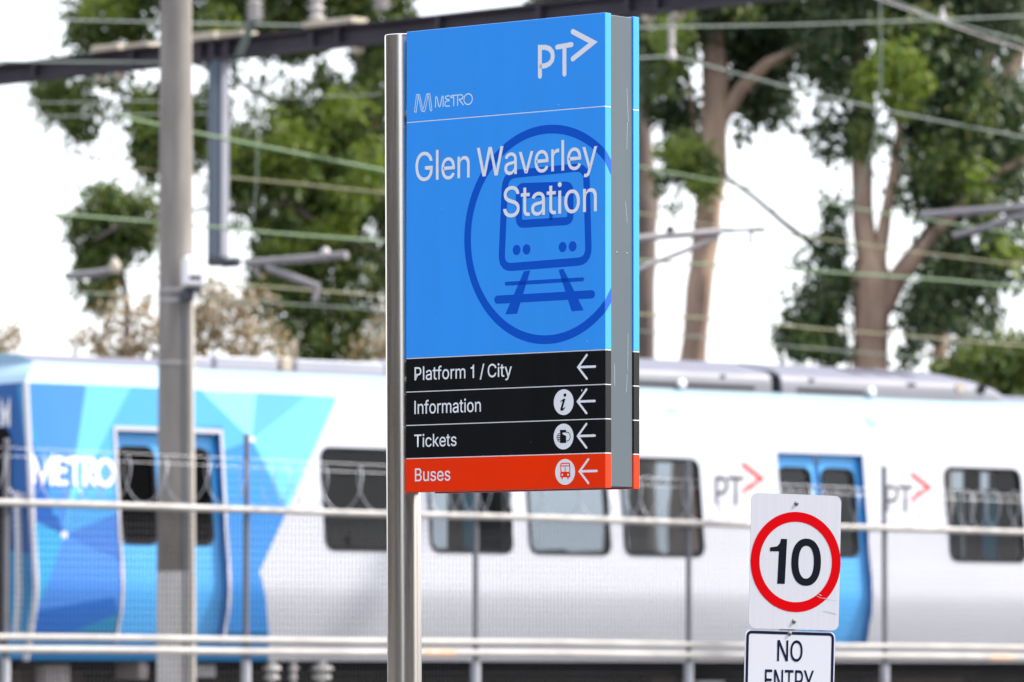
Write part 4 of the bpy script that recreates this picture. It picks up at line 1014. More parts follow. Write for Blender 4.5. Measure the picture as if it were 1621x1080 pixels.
def pod_bits(parent, x0, x1, kind):
    u0, u1 = ue(x0), ue(x1)
    mb = MB()
    if kind == 'slot': mb.box(u0, u1, -.245, -.234, 4.60, 4.635); return tpart(mb, 'vent_slot', M['decal_dark'], parent)
    if kind == 'knob': mb.lathe(((u0 + u1) / 2, -.24, 4.625), (0, 1, 0), [(0, .05), (.03, .05), (.045, .03)], 12); return tpart(mb, 'hinge', M['cam_white'], parent)
    if kind == 'hole': mb.lathe(((u0 + u1) / 2, -.255, 4.715), (0, 1, 0), [(0, .055), (.02, .055)], 12); return tpart(mb, 'port', M['rubber'], parent)
    if kind == 'latch': mb.box(u0, u1, -.29, -.24, 4.71, 4.74); return tpart(mb, 'latch', M['bracket'], parent)
for a in ((pA, 1020, 1085, 'slot'), (pA, 1096, 1204, 'slot'), (pA, 1086, 1096, 'knob'), (pA, 1154, 1160, 'latch'), (pB, 1268, 1368, 'slot'), (pB, 1373, 1383, 'knob'),
          (pB, 1434, 1444, 'latch'), (pB, 1288, 1294, 'latch'), (pB, 1532, 1542, 'hole'), (pB, 1500, 1512, 'hole')):
    o = pod_bits(*a)
    if a[1] == 1500: o.data.materials[0] = M['beige_plate']
for k in range(3):
    u = gap + 1.25 + k * .34
    mb = MB(); mb.add([(u, -.45, 4.832), (u + .2, -.45, 4.832), (u + .2, -.82, 4.908), (u, -.82, 4.908)], [(0, 1, 2, 3)]); tpart(mb, 'grille', M['decal_dark'], pB, fix=False)
# low roof gear on the left half, seen over the edge
for (x0, x1, m, h) in ((312, 366, 't_duct', .03), (372, 470, 't_duct', .05), (478, 494, 'beige_plate', .07), (500, 640, 't_duct', .05), (640, 730, 't_duct', .08)):
    mb = MB(); mb.box(ue(x0), ue(x1), -.95, -.33, 4.58, 4.665 + h); tpart(mb, 'roof_duct', M[m], bevel=.02)
# underframe
mb = MB(); mb.box(.4, TLEN - .3, -2.4, -.5, 1.30, 1.80); tpart(mb, 'underframe', M['under'])
k = 0
for (x0, x1, z0, z1, n0, m) in ((62, 84, 1.25, 1.70, -.28, 'rust'), (86, 124, 1.20, 1.74, -.10, 'pale_box'), (136, 152, 1.52, 1.66, -.2, 'rust'), (232, 246, 1.6, 1.76, -.1, 'pale_box'),
                                (324, 356, 1.62, 1.74, -.1, 'galv'), (366, 380, 1.3, 1.62, -.3, 'rust'), (700, 860, 1.2, 1.6, -.35, 'under'),
                                (1064, 1100, 1.2, 1.62, -.25, 'rust'), (1130, 1172, 1.2, 1.58, -.2, 'galv'), (1420, 1560, 1.15, 1.62, -.3, 'rust')):
    u0, u1 = TP(x0, 1040)[0], TP(x1, 1040)[0]
    mb = MB(); mb.box(u0, u1, n0 - .5, n0, z0, z1)
    for q in range(3): mb.box(u0 + (u1 - u0) * (.2 + .3 * q), u0 + (u1 - u0) * (.26 + .3 * q), n0 - .001, n0 + .02, z0 + .03, z1 - .03)
    tpart(mb, 'equipment_box', M[m], bevel=.01)
for (x, y0, s) in ((436, 1042, .7), (470, 1040, .4), (515, 1042, .9)):
    u = TP(x, 1040)[0]
    mb = MB(); mb.lathe((u, -.02, 1.74), (0, 0, -1), [(-.06, .05), (0, .05 * s), (.01, .11 * s), (.05, .13 * s), (.06, .06 * s), (.09, .05 * s), (.10, .10 * s), (.14, .11 * s), (.16, .04 * s), (.22, .03)], 14)
    tpart(mb, 'hanging_insulator', M['insul'], smooth=True)
for uc in (3.4, 19.6):
    for du_ in (-1.2, 1.2):
        for n in (-.62, -2.22):
            mb = MB(); mb.lathe((uc + du_, n - .065, 1.0 + .44), (0, 1, 0), [(0, .44), (.02, .47), (.03, .44), (.12, .42), (.13, .1)], 28)
            tpart(mb, 'wheel', M['rust'], smooth=True)
    for n in (-.42, -2.42):
        mb = MB(); mb.box(uc - 1.7, uc + 1.7, n - .06, n + .06, 1.35, 1.50); mb.box(uc - .5, uc + .5, n - .08, n + .08, 1.15, 1.5); tpart(mb, 'bogie_frame', M['under'], bevel=.02)

# ------------------------------------------------------------------ security fence between the camera and the train
FO = TO + NV * 2.9
def FPt(px, py):
    P = on_plane(px, py, FO, NV)
    return P
def ft(px): return (FPt(px, 900) - FO).dot(U)
def fp(t, z, n=0.0): return FO + U * t + NV * n + Z * z
fence = empty('security_fence', fp(ft(810), .72))
tag(fence, 'tall weld mesh fence with grey posts, pale rails and razor wire along the track', 'fence')
FI = Matrix.Translation(-fp(ft(810), .72))
def fpart(mb, name, m, **k):
    for i, v in enumerate(mb.v): mb.v[i] = FI @ v
    return mb.build(name, m, fence, **k)
ends = {}
def line_z(y0, y1):
    a, b = FPt(0, y0), FPt(1621, y1)
    ta, tb = (a - FO).dot(U), (b - FO).dot(U)
    return lambda t: a.z + (b.z - a.z) * (t - ta) / (tb - ta)
ztop, zr1, zr2 = line_z(796, 843.5), line_z(1009, 1026.5), line_z(1028.5, 1041.5)
zcoil = line_z(752, 812)
T0, T1 = ft(-60) - 2.6, ft(1680) + 2.6
for zf, r, n in ((ztop, .032, .05), (zr1, .031, .06), (zr2, .034, .06)):
    mb = MB(); L = [T0 + (T1 - T0) * i / 24 for i in range(25)]
    mb.tube([fp(t, zf(t) + .004 * math.sin(t * 1.3 + r * 90), n) for t in L], r, 10)
    fpart(mb, 'rail', M['rail'], smooth=True)
for x0, x1 in ((664, 712), (1558, 1594)):
    mb = MB(); a, b = ft(x0), ft(x1); mb.tube([fp(a, zr2(a), .061), fp((a + b) / 2, zr2(a), .062), fp(b, zr2(b), .061)], [.0335, .0352, .0335], 10)
    fpart(mb, 'rust_mark', M['orange_mark'], smooth=True)
pt_ = [ft(x) for x in (390, 753, 1090, 1400)]
sp = (pt_[3] - pt_[0]) / 3
posts = [pt_[0] - sp] + pt_ + [pt_[3] + sp]
tops = {0: 700, 1: 690, 2: 712, 3: 731, 4: 741, 5: 745}
for i, t in enumerate(posts):
    z = FPt((70, 390, 753, 1090, 1400, 1690)[i], tops[i]).z
    mb = MB(); mb.tube([fp(t, .7), fp(t, z)], .027, 10); mb.lathe(fp(t, z), (0, 0, 1), [(0, .03), (.012, .028), (.02, .012)], 10)
    o = fpart(mb, 'post', M['post'], smooth=True)
    mb = MB(); zs = zr2(t) - .07; mb.tube([fp(t, .7, .0), fp(t, zs, .0)], .046, 10)
    s_ = mb; s_.v = [FI @ v for v in s_.v]; s_.build('post_sleeve', M['post_low'], o, smooth=True)
ts = [T0] + posts + [T1]
for a, b in zip(ts, ts[1:]):
    mb = MB(); w = .0031
    n = max(1, round((b - a) / .042))
    for i in range(1, n):
        t = a + (b - a) * i / n
        mb.tube([fp(t, .8, .012), fp(t, ztop(t), .012)], w, 4, cap=False)
    k = 0
    while True:
        z = .85 + .062 * k; k += 1
        if z > ztop(a) - .02: break
        mb.tube([fp(a, z, .016), fp(b, z, .016)], w * .72, 4, cap=False)
    fpart(mb, 'mesh_panel', M['wire_mesh'], fix=False)
mb = MB(); pts = []; t = T0; turns = 0
k = 0
while t < T1:
    an = k * 2 * math.pi / 18
    rr = .205 + .012 * math.sin(k * .37)
    pts.append(fp(t, zcoil(t) + rr * math.sin(an), rr * math.cos(an) * .8)); k += 1; t += .30 / 18 * (1 + .5 * math.sin(k * .05))
mb.tube(pts, .0046, 5); fpart(mb, 'razor_coil', M['razor'])
for zf in (line_z(708, 785), line_z(722, 795)):
    mb = MB(); mb.tube([fp(T0, zf(T0)), fp(T1, zf(T1))], .002, 5); fpart(mb, 'strand_wire', M['razor'])

# ------------------------------------------------------------------ concrete pole with a white band, conduit, and a camera on it
def tplane_at(px, py, n): return on_plane(px, py, TO + NV * n, NV)
PN_ = 1.35
pc = tplane_at(279, 1000, PN_)
YP = pc.y
kp = px_m(YP)
pole = empty('concrete_pole', (pc.x, pc.y, .72))
tag(pole, 'thick round concrete pole with a white painted base in front of the blue train nose', 'pole')
def zpx(y, Y): return at(CX, y, Y).z
def ppart(mb, name, m, **k):
    for i, v in enumerate(mb.v): mb.v[i] = v - Vector((pc.x, pc.y, .72))
    return mb.build(name, m, pole, **k)
ztop_p = zpx(-420, YP)
def pr_(z):                       # radius and lean against height
    y = 1075 - (z - CAMZ) / kp
    return (25.6 + (31.2 - 25.6) * max(0, min(1.2, y / 1000))) * kp
def pax(z): return Vector((pc.x + (-4.6 * kp) * (z - zpx(1000, YP)) / (zpx(0, YP) - zpx(1000, YP)), pc.y, z))
def seg(z0, z1, n=10, gr=1.0): return [pax(z0 + (z1 - z0) * i / n) for i in range(n + 1)], [pr_(z0 + (z1 - z0) * i / n) * gr for i in range(n + 1)]
zw, zs_ = zpx(905, YP), zpx(806, YP)
mb = MB(); mb.tube(*seg(.7, zw), 28); ppart(mb, 'white_base', M['white_wash'], smooth=True)
mb = MB(); mb.tube(*seg(zw, zs_, gr=.985), 28); ppart(mb, 'stained_band', M['concrete_dark'], smooth=True)
mb = MB(); mb.tube(*seg(zs_, ztop_p, 16, gr=.985), 28); ppart(mb, 'shaft', M['concrete'], smooth=True)
def on_pole(z, ang, extra=0): return pax(z) + Vector((math.cos(R(ang)), math.sin(R(ang)), 0)) * (pr_(z) + extra)
zz = [zpx(y, YP) for y in (478, 560, 700, 800, 900, 1000, 1075)] + [.75]
mb = MB(); mb.tube([on_pole(z, -38, .012) for z in zz], .034, 10); ppart(mb, 'conduit', M['conduit'], smooth=True)
mb = MB(); mb.tube([on_pole(z, -62, .008) for z in zz], .014, 8); ppart(mb, 'cable', M['cable'], smooth=True)
for y in (575, 460, 477):
    z = zpx(y, YP); mb = MB(); mb.lathe(pax(z), (0, 0, 1), [(-.016, pr_(z) + .006), (.016, pr_(z) + .006)], 28); ppart(mb, 'strap', M['strap'], smooth=True)
zc = zpx(431, YP)
cb = on_pole(zpx(468, YP), -52, .0)
camr = empty('surveillance_camera', cb)
tag(camr, 'white boxy camera with a dark window strapped to the concrete pole', 'camera')
def cpart(mb, name, m, **k):
    for i, v in enumerate(mb.v): mb.v[i] = v - cb
    return mb.build(name, m, camr, **k)
cc = at(306.5, 432, YP - .30)
D = Matrix.Translation(cc) @ Matrix.Rotation(R(14), 4, 'Z') @ Matrix.Rotation(R(-4), 4, 'X')
mb = MB(); mb.box(-17.5 * kp, 17.5 * kp, -.12, .10, -23 * kp, 25 * kp, M=D); cpart(mb, 'housing', M['cam_white'], bevel=.03)
mb = MB(); mb.box(-10.5 * kp, 9 * kp, -.1235, -.08, -14 * kp, -7.5 * kp, M=D); cpart(mb, 'lens_window', M['cam_dark'])
mb = MB(); mb.box(-12 * kp, 10 * kp, -.07, .12, -29 * kp, -24 * kp, M=D); cpart(mb, 'base', M['bracket'], bevel=.006)
mb = MB(); mb.lathe(cc + Vector((-11 * kp, .03, -36 * kp)), (0, -1, 0), [(-.03, .05), (.03, .075), (.06, .06), (.065, .02)], 16)
mb.tube([cc + Vector((-4 * kp, .04, -27 * kp)), cc + Vector((-9 * kp, .06, -34 * kp)), cb], .035, 10); cpart(mb, 'bracket', M['bracket'], smooth=True)

# ------------------------------------------------------------------ overhead line gantry
ZB = 8.5
def gb(px): return at(px, 131.5 - .1105 * px, FPX * (ZB - CAMZ) / (1075 - (131.5 - .1105 * px)) )
def gpt(px, dz, dn=0.0):
    p = gb(px); p = Vector((p.x, p.y, ZB + dz)); return p + GN * dn
ga, gbb = gb(-260), gb(1800)
GD = (Vector((gbb.x, gbb.y, 0)) - Vector((ga.x, ga.y, 0))).normalized(); GN = Vector((GD.y, -GD.x, 0))
gantry = empty('overhead_gantry', (ga.x, ga.y, 0))
tag(gantry, 'dark steel gantry beam with insulators and a hanging grey post above the train', 'gantry')
def gpart(mb, name, m, parent=None, **k):
    for i, v in enumerate(mb.v): mb.v[i] = v - Vector((ga.x, ga.y, 0))
    return mb.build(name, m, parent or gantry, **k)
def beam_box(mb, px0, px1, n0, n1, z0, z1):
    vs = [gpt(p, z, n) for z in (z0, z1) for n in (n0, n1) for p in (px0, px1)]
    mb.add(vs, [(0, 2, 3, 1), (4, 5, 7, 6), (0, 1, 5, 4), (1, 3, 7, 5), (3, 2, 6, 7), (2, 0, 4, 6)])
BH = .235
mb = MB(); beam_box(mb, -260, 1800, -.09, .09, 0, .028); beam_box(mb, -260, 1800, -.09, .09, BH - .028, BH); beam_box(mb, -260, 1800, -.012, .012, .0285, BH - .0285)
for px in (60, 215, 322, 343, 366, 500, 541, 700, 860, 1000, 1045): beam_box(mb, px - 3, px + 3, -.085, .086, .03, BH - .03)
gpart(mb, 'beam', M['beam'])
for px in (-240, 1780):
    mb = MB(); p = gpt(px, 0); mb.tube([Vector((p.x, p.y, 0)), Vector((p.x, p.y, ZB - .002))], .16, 12); gpart(mb, 'mast', M['galv'], smooth=True)
for x0, x1, h in ((156, 200, .075), (206, 246, .05), (316, 352, .085), (356, 396, .065), (1112, 1136, .05)):
    mb = MB(); beam_box(mb, x0, x1, -.12, .13, BH + .002, BH + h); gpart(mb, 'bearing_plate', M['beige_plate'], bevel=.01)
mb = MB(); beam_box(mb, 492, 570, -.13, .14, BH + .002, BH + .07); gpart(mb, 'bearing_plate', M['beige_plate'], bevel=.015)
def ribbed(p, axis, L, r, n, name='insulator', m='insul'):
    mb = MB(); prof = [(0, r * .55)]
    for i in range(n):
        h = L * (i + .15) / n
        prof += [(h, r * .6), (h + L / n * .3, r), (h + L / n * .45, r), (h + L / n * .6, r * .6)]
    prof += [(L, r * .55)]
    mb.lathe(p, axis, prof, 14); return gpart(mb, name, M[m], smooth=True)
ribbed(gpt(501, BH + .07), (0, 0, 1), .62, .095, 6)
ribbed(gpt(604, BH + .12), (0, 0, 1), .21, .10, 4)
ribbed(gpt(428, BH + .12, .25), (0, 0, 1), .24, .10, 4)
mb = MB(); mb.tube([gpt(402, .0, .2), gpt(426, BH + .12, .25)], .028, 8); mb.tube([gpt(394, .0, .2), gpt(420, BH + .12, .25)], .018, 8); gpart(mb, 'strut', M['wire_pale'], smooth=True)
for px in (160, 190, 565, 1026, 1073):
    mb = MB(); mb.lathe(gpt(px, -.002), (0, 0, -1), [(0, .04), (.02, .07), (.06, .075), (.09, .04)], 12); gpart(mb, 'beam_fitting', M['beige_plate'], smooth=True)
ribbed(gpt(1063, -.03), (0, 0, -1), .34, .045, 6)
mb = MB(); mb.lathe(gpt(1063, -.37), (0, 0, -1), [(0, .02), (.05, .04), (.12, .055), (.14, .03)], 12); gpart(mb, 'line_clamp', M['insul'], smooth=True)
# hanging post
YD = gpt(345, 0).y
zb_d = zpx(412, YD); kd = px_m(YD)
p = gpt(345, 0)
mb = MB()
H_ = Matrix.Translation(Vector((p.x, p.y, 0))) @ Matrix.Rotation(R(26), 4, 'Z')
mb.box(-.003, .085, -.13, -.11, zb_d, ZB - .002, M=H_); gpart(mb, 'post_face', M['drop_light'])
mb = MB(); mb.box(-.075, -.0035, -.11, -.095, zb_d, ZB - .002, M=H_); mb.box(-.075, .08, -.094, .11, zb_d + .01, ZB - .003, M=H_)
gpart(mb, 'hanging_post', M['drop_dark'])
def gtube(pts, r, name, m='arm', Y=None, seg_=10):
    mb = MB(); mb.tube([at(x, y, (Y or YD) + d) for x, y, d in pts], r, seg_); return gpart(mb, name, M[m], smooth=True)
mb = MB(); c = at(343, 414, YD); mb.box(-.10, .11, -.13, .12, -.05, .05, M=Matrix.Translation(c)); gpart(mb, 'clamp_block', M['bracket'], bevel=.015)
ribbed(at(352, 416, YD), at(392, 413.5, YD - .35) - at(352, 416, YD), .30, .06, 4, m='bracket')
gtube([(390, 417, -.3), (470, 411, -.6), (549, 404, -.95)], .048, 'cantilever_tube')
gtube([(423, 424, -.45), (505, 455, -.75)], .044, 'steady_arm')
gtube([(405, 417, -.35), (405, 432, -.35), (412, 436, -.4)], .03, 'arm_pin')
gtube([(498, 452, -.72), (500, 470, -.74), (496, 478, -.74)], .034, 'arm_pin')
mb = MB(); mb.lathe(at(515, 403, YD - .8), (0, 0, 1), [(-.05, .04), (0, .06), (.05, .05), (.08, .02)], 12); gpart(mb, 'tube_clamp', M['insul'], smooth=True)
gtube([(340, 415, .1), (250, 424, .6), (186, 426, 1.0)], .012, 'tie_rod')
gtube([(186, 427, 1.0), (150, 433, 1.1), (104, 437, 1.2)], .046, 'cantilever_tube')
mb = MB(); mb.lathe(at(182, 424, YD + 1.0), (0, 0, 1), [(-.06, .05), (0, .07), (.06, .055), (.10, .02)], 12); gpart(mb, 'tube_clamp', M['beige_plate'], smooth=True)
# second hanging post (behind the station sign) with its arm to the right
Y2_ = gpt(975, 0).y
p = gpt(975, 0)
H2_ = Matrix.Translation(Vector((p.x, p.y, 0))) @ Matrix.Rotation(R(26), 4, 'Z')
mb = MB(); mb.box(-.11, .12, -.11, .11, zpx(420, Y2_), ZB - .002, M=H2_); gpart(mb, 'hanging_post', M['drop_dark'])
gtube([(975, 381, 0), (1060, 373, .2), (1140, 367, .45)], .040, 'cantilever_tube', Y=Y2_)
gtube([(1140, 367, .45), (1211, 362, .7)], .020, 'arm_rod', 'bracket', Y=Y2_)
gtube([(975, 440, 0), (1085, 397, .3), (1136, 375, .45)], .030, 'brace_tube', Y=Y2_)
gtube([(1189, 362, .62), (1189, 374, .62), (1187, 388, .62)], .017, 'arm_pin', 'bracket', Y=Y2_)
mb = MB(); mb.lathe(at(1061, 371, Y2_ + .2), (0, 0, 1), [(0, .03), (.06, .05), (.09, .02)], 10); gpart(mb, 'tube_clamp', M['bracket'])

# far right mast, outside the frame, with two arms reaching in
YM = 61.0
mm = at(1700, 700, YM)
mast = empty('catenary_mast', (mm.x, mm.y, 0))
tag(mast, 'pale cantilever arms of an overhead line mast reaching in before the right gum tree', 'mast')
def mpart(mb, name, m, **k):
    for i, v in enumerate(mb.v): mb.v[i] = v - Vector((mm.x, mm.y, 0))
    return mb.build(name, m, mast, **k)
mb = MB(); mb.tube([(mm.x, mm.y, 0), (mm.x, mm.y, 9.2)], [.17, .13], 14); mpart(mb, 'mast_pole', M['concrete'], smooth=True)
mb = MB(); mb.tube([at(1457, 341, YM), at(1540, 334, YM), at(1700, 322, YM)], .046, 10); mpart(mb, 'cantilever_tube', M['arm'], smooth=True)
mb = MB(); mb.tube([at(1508, 373, YM), at(1560, 360, YM), at(1600, 346, YM), at(1700, 320, YM)], .040, 10); mpart(mb, 'steady_arm', M['arm'], smooth=True)

# ------------------------------------------------------------------ overhead wires along the track
def wire(label, pts, Y0, m, r=.014, fixed=False, group='overhead line wires'):
    """pts: photo pixels, left to right; the wire runs parallel to the track through depth Y0 at the first of them"""
    a = at(pts[0][0], pts[0][1], Y0); P = [a]
    for (x, y) in pts[1:]:
        k = (x - CX) / FPX
        if fixed: P.append(at(x, y, Y0)); continue
        s = (k * a.y - a.x) / (U.x - k * U.y)
        P.append(at(x, y, a.y + s * U.y))
    mb = MB(); out = [P[0]]
    for i in range(len(P) - 1):
        for q in range(1, 7): out.append(P[i].lerp(P[i + 1], q / 6))
    c = P[0].copy(); mb.tube([v - c for v in out], r * .72, 6)
    o = mb.build('overhead_wire', M[m], smooth=True); o.location = c
    tag(o, label, 'wire', group); return o
wire('pale level wire passing just above the gantry beam near the top edge', [(-250, 24), (107, 32), (380, 39), (620, 43), (1020, 43.5), (1250, 40), (1474, 32), (1900, 14)], 56.5, 'wire_pale', .019)
wire('pale wire crossing the front of the gantry beam and ending at its strut', [(-200, 97), (40, 98), (220, 99), (396, 99)], 57, 'wire_pale', .02)
wire('faint upper wire of the pair across the leaves under the beam at left', [(-200, 158), (70, 163), (330, 159), (600, 150)], 60, 'wire_pale', .012)
wire('faint lower wire of the pair across the leaves under the beam at left', [(-200, 184), (75, 185), (190, 182), (330, 180)], 61, 'wire_pale', .012)
wire('bright thick green wire sloping down to the right behind the steel sign post', [(190, 185), (330, 215), (460, 241), (610, 271), (760, 296)], 55, 'copper', .026)
wire('thin tan wire just below the thick green sloping wire', [(-150, 244), (35, 251), (305, 276), (460, 290), (610, 306), (800, 322), (1018, 339), (1140, 360), (1345, 384), (1435, 398), (1621, 420), (1900, 452)], 57, 'wire_tan', .016)
wire('yellow green wire crossing the round leaf clump left of the concrete pole', [(-150, 322), (100, 340), (250, 352), (330, 359), (430, 369), (550, 378), (800, 396), (1015, 413), (1130, 420), (1310, 431), (1500, 444), (1621, 455), (1900, 480)], 55.5, 'copper', .022)
wire('yellow wire low behind the steady arm, left of the station sign', [(200, 434), (395, 452), (620, 470), (1016, 498), (1117, 504), (1310, 522), (1480, 536), (1621, 548), (1900, 570)], 58.5, 'wire_tan', .019)
wire('lowest faint wire just above the train roof', [(-150, 455), (200, 466), (400, 478), (600, 490), (1020, 525), (1258, 549), (1465, 567), (1621, 577), (1900, 600)], 60, 'wire_pale', .013)
wire('dark green wire across the hanging leaf clump of the middle gum tree', [(800, 236), (1018, 265), (1140, 288), (1351, 330), (1460, 347), (1621, 372)], 60, 'copper', .016)
wire('pale sagging wire hung from the clamp right of the station sign', [(800, 97), (1018, 92), (1063, 89), (1120, 104), (1260, 142), (1415, 178), (1616, 217), (1900, 270)], 57, 'wire_pale', .019)
wire('upper wire of the pair descending in the top right corner', [(1330, -30), (1400, -4), (1478, 27), (1560, 50), (1621, 66), (1900, 140)], 58, 'wire_pale', .016)
wire('lower wire of the pair descending in the top right corner', [(1330, -24), (1404, 4), (1490, 34), (1560, 60), (1621, 79), (1900, 160)], 58, 'arm', .014)
wire('hanging loop of cable curving down before the right gum tree', [(1393, -120), (1393, 0), (1395, 100), (1391, 170), (1384, 220), (1370, 270), (1350, 332)], 62, 'wire_pale', .018, True)
wire('short vertical dropper wire among the leaves beneath the white insulator', [(407, 150), (407, 225), (406, 290), (400, 350)], 61, 'wire_pale', .016, True)
mb = MB(); c = at(1492, 24, 59.2); mb.lathe((0, 0, 0), (0, 0, -1), [(-.10, .012), (-.02, .025), (.0, .03), (.06, .05), (.075, .03)], 12)
o = mb.build('line_insulator', M['insul'], smooth=True); o.location = c; tag(o, 'small pale bell shaped insulator on the wires at top right', 'insulator')

# ------------------------------------------------------------------ trees
def limbs(specs, Y, name, m, parent, origin):
    mb = MB()
    for pts in specs:
        P, Rr = [], []
        for i in range(len(pts) - 1):
            a, b = pts[i], pts[i + 1]
            n = 8
            for q in range(n):
                t = q / n; P.append((a, b, t)); 
        P.append((pts[-2], pts[-1], 1.0))
        V = []
        for a, b, t in P:
            da = a[3] if len(a) > 3 else 0; db = b[3] if len(b) > 3 else 0
            x, y, w = (a[i] + (b[i] - a[i]) * t for i in range(3))
            d = da + (db - da) * t
            v = at(x, y, Y + d); v += Vector((noise.noise(v * 1.3), noise.noise(v * 1.3 + Vector((9, 0, 0))), 0)) * .05 * min(1, w / 40)
            V.append(v - origin); Rr.append(w / 2 * px_m(Y + d))
        mb.tube(V, Rr, 14, jitter=.22)
    return mb.build(name, m, parent, smooth=True)

def foliage(clumps, Y, origin, m, name, parent, L=.13, Wd=.034, seed=1, dens=1.0, droop=.75, dspread=1.0, grow=1.0):
    """leaf blades scattered through ellipsoid clumps: (px, py, rx, ry[, density[, depth offset]])"""
    rr = random.Random(seed)
    V, F = [], []
    for cl in clumps:
        px, py, rx, ry = cl[:4]; rx *= grow; ry *= grow; dn = cl[4] if len(cl) > 4 else 1.0; dd = cl[5] if len(cl) > 5 else 0.0
        c = at(px, py, Y + dd); k = px_m(Y + dd)
        a, b = rx * k, ry * k; dep = (a + b) / 2 * dspread
        twigs = max(3, int(rx * ry * .038 * dens * dn))
        for _ in range(twigs):
            while True:
                u = Vector((rr.uniform(-1, 1), rr.uniform(-1, 1), rr.uniform(-1, 1)))
                if u.length < 1: break
            u *= u.length ** -.25 if u.length > .05 else 1
            base = c + Vector((u.x * a, u.y * dep, u.z * b)) - origin
            hang = Vector((rr.gauss(0, .35), rr.gauss(0, .35), -droop)).normalized()
            for _ in range(rr.randint(7, 12)):
                p = base + Vector((rr.gauss(0, .075), rr.gauss(0, .075), rr.gauss(0, .085)))
                d = (hang + Vector((rr.gauss(0, .55), rr.gauss(0, .55), rr.gauss(0, .45)))).normalized()
                s = d.cross(Vector((rr.gauss(0, 1), rr.gauss(0, 1), rr.gauss(0, .6)))).normalized()
                l = L * rr.uniform(.6, 1.3); w = Wd * rr.uniform(.7, 1.3)
                q = p + d * l * .45 + s.cross(d) * l * .06
                i = len(V)
                V += [p, q + s * w, p + d * l, q - s * w]
                F.append((i, i + 1, i + 2, i + 3))
    me = bpy.data.meshes.new(name); me.from_pydata([tuple(v) for v in V], [], F); me.materials.append(m)
    o = bpy.data.objects.new(name, me); col.objects.link(o); o.parent = parent
    return o

def tree(name, label, cat, px, Y, group=None):
    b = at(px, 1075, Y); o = empty(name, (b.x, b.y, 0)); tag(o, label, cat, group); return o, Vector((b.x, b.y, 0))
GB = 1075 + CAMZ / px_m(74)

# left gum: big crown behind the gantry
t, o = tree('gum_tree', 'big leafy gum tree behind the gantry, left of the station sign', 'tree', 640, 78)
limbs([[(648, 1260, 60), (640, 700, 44), (622, 420, 36), (600, 250, 28), (570, 100, 20), (540, -120, 12)], [(620, 420, 24, 0), (540, 380, 14, -.3), (470, 330, 8, -.5)], [(602, 260, 16, .3), (500, 200, 9, .3), (360, 120, 6, .3), (200, 60, 4, .3)],
       [(622, 440, 18, 0), (560, 480, 9, -.2), (500, 500, 5, -.3)], [(480, 320, 9, -.4), (330, 330, 6, -.5), (200, 350, 5, -.5), (150, 380, 4, -.5)], [(375, 0, 18, .6), (370, 60, 12, .6), (372, 130, 8, .6)]], 78, 'trunk', M['bark_grey'], t, o)
foliage([(240, -60, 120, 60, .5), (420, -80, 140, 70, .6), (590, -80, 110, 80, .6), (480, -190, 160, 90, .6), (165, 20, 58, 45, .8), (215, 30, 30, 40, .7), (140, 60, 30, 30, .6), (330, 15, 50, 45, .9), (420, 10, 55, 40, 1), (520, 15, 60, 45, 1), (600, 40, 50, 60, 1), (350, 60, 30, 30, .7), (455, 60, 50, 30, .8),
         (90, 145, 36, 30, .7), (130, 175, 28, 32, .7), (125, 205, 14, 12, .6), (85, 165, 22, 22, .5), (180, 118, 30, 14, .5), (225, 180, 30, 28, .7), (245, 235, 30, 40, .9), (262, 170, 30, 40, .7), (300, 210, 40, 50, .6),
         (560, 190, 60, 65, .9), (480, 215, 55, 60, .9), (555, 290, 60, 60, 1), (470, 290, 50, 40, .9), (395, 250, 50, 45, .9), (360, 290, 30, 30, .7), (430, 340, 24, 24, .6), (500, 340, 50, 30, .9),
         (330, 170, 28, 40, .6), (605, 340, 20, 30, .8), (470, 250, 130, 150, .14), (250, 200, 60, 80, .10), (500, 470, 110, 100, .12), (130, 150, 70, 80, .10), (520, 250, 60, 60, .6, .8), (420, 290, 50, 40, .5, .8), (510, 130, 26, 18, .5), (600, 130, 26, 50, .6),
         (460, 400, 62, 36, 1), (540, 400, 46, 36, .9), (430, 440, 36, 36, .8), (500, 460, 50, 30, .8), (455, 500, 22, 30, .7), (530, 530, 46, 42, .8), (575, 480, 30, 28, .6), (600, 420, 20, 40, .4), (590, 560, 30, 20, .5), (490, 545, 26, 30, .8)], 78, o, M['leaf'], 'crown', t, seed=3, grow=1.14, dens=1.5, dspread=1.1)
foliage([(160, 8, 40, 22, .5, -1.1), (235, 185, 26, 18, .6, -1.0), (470, 215, 46, 30, .7, -1.2), (590, 250, 30, 40, .5, -1.2), (560, 300, 40, 26, .5, -1.2), (350, 30, 40, 26, .4, -1.1), (345, 250, 20, 24, .4, -1), (225, 150, 20, 16, .5, -1), (430, 240, 34, 26, .6, -1.0), (545, 165, 38, 30, .55, -1.1), (470, 270, 30, 20, .5, -1), (520, 360, 44, 16, .6, -1), (450, 385, 40, 14, .5, -1), (370, 215, 24, 18, .5, -1)], 78, o, M['leaf_sunlit'], 'sun_toned_crown', t, seed=4)
t, o = tree('gum_tree', 'small round crowned gum tree seen just left of the concrete pole', 'tree', 200, 82)
limbs([[(205, 1260, 26), (205, 700, 20), (200, 480, 12), (185, 380, 8), (180, 300, 4)], [(200, 450, 8), (160, 420, 5), (140, 380, 3)]], 82, 'trunk', M['bark_grey'], t, o)
foliage([(165, 320, 40, 30, .6), (205, 345, 48, 36, .9), (150, 360, 42, 34, .9), (180, 310, 14, 24, .7), (225, 310, 14, 20, .5), (170, 395, 46, 30, .8), (150, 440, 36, 34, .8), (160, 475, 24, 20, .7), (235, 370, 24, 30, .8), (140, 405, 26, 20, .7)], 82, o, M['leaf'], 'crown', t, seed=5, grow=1.08, dens=1.5)
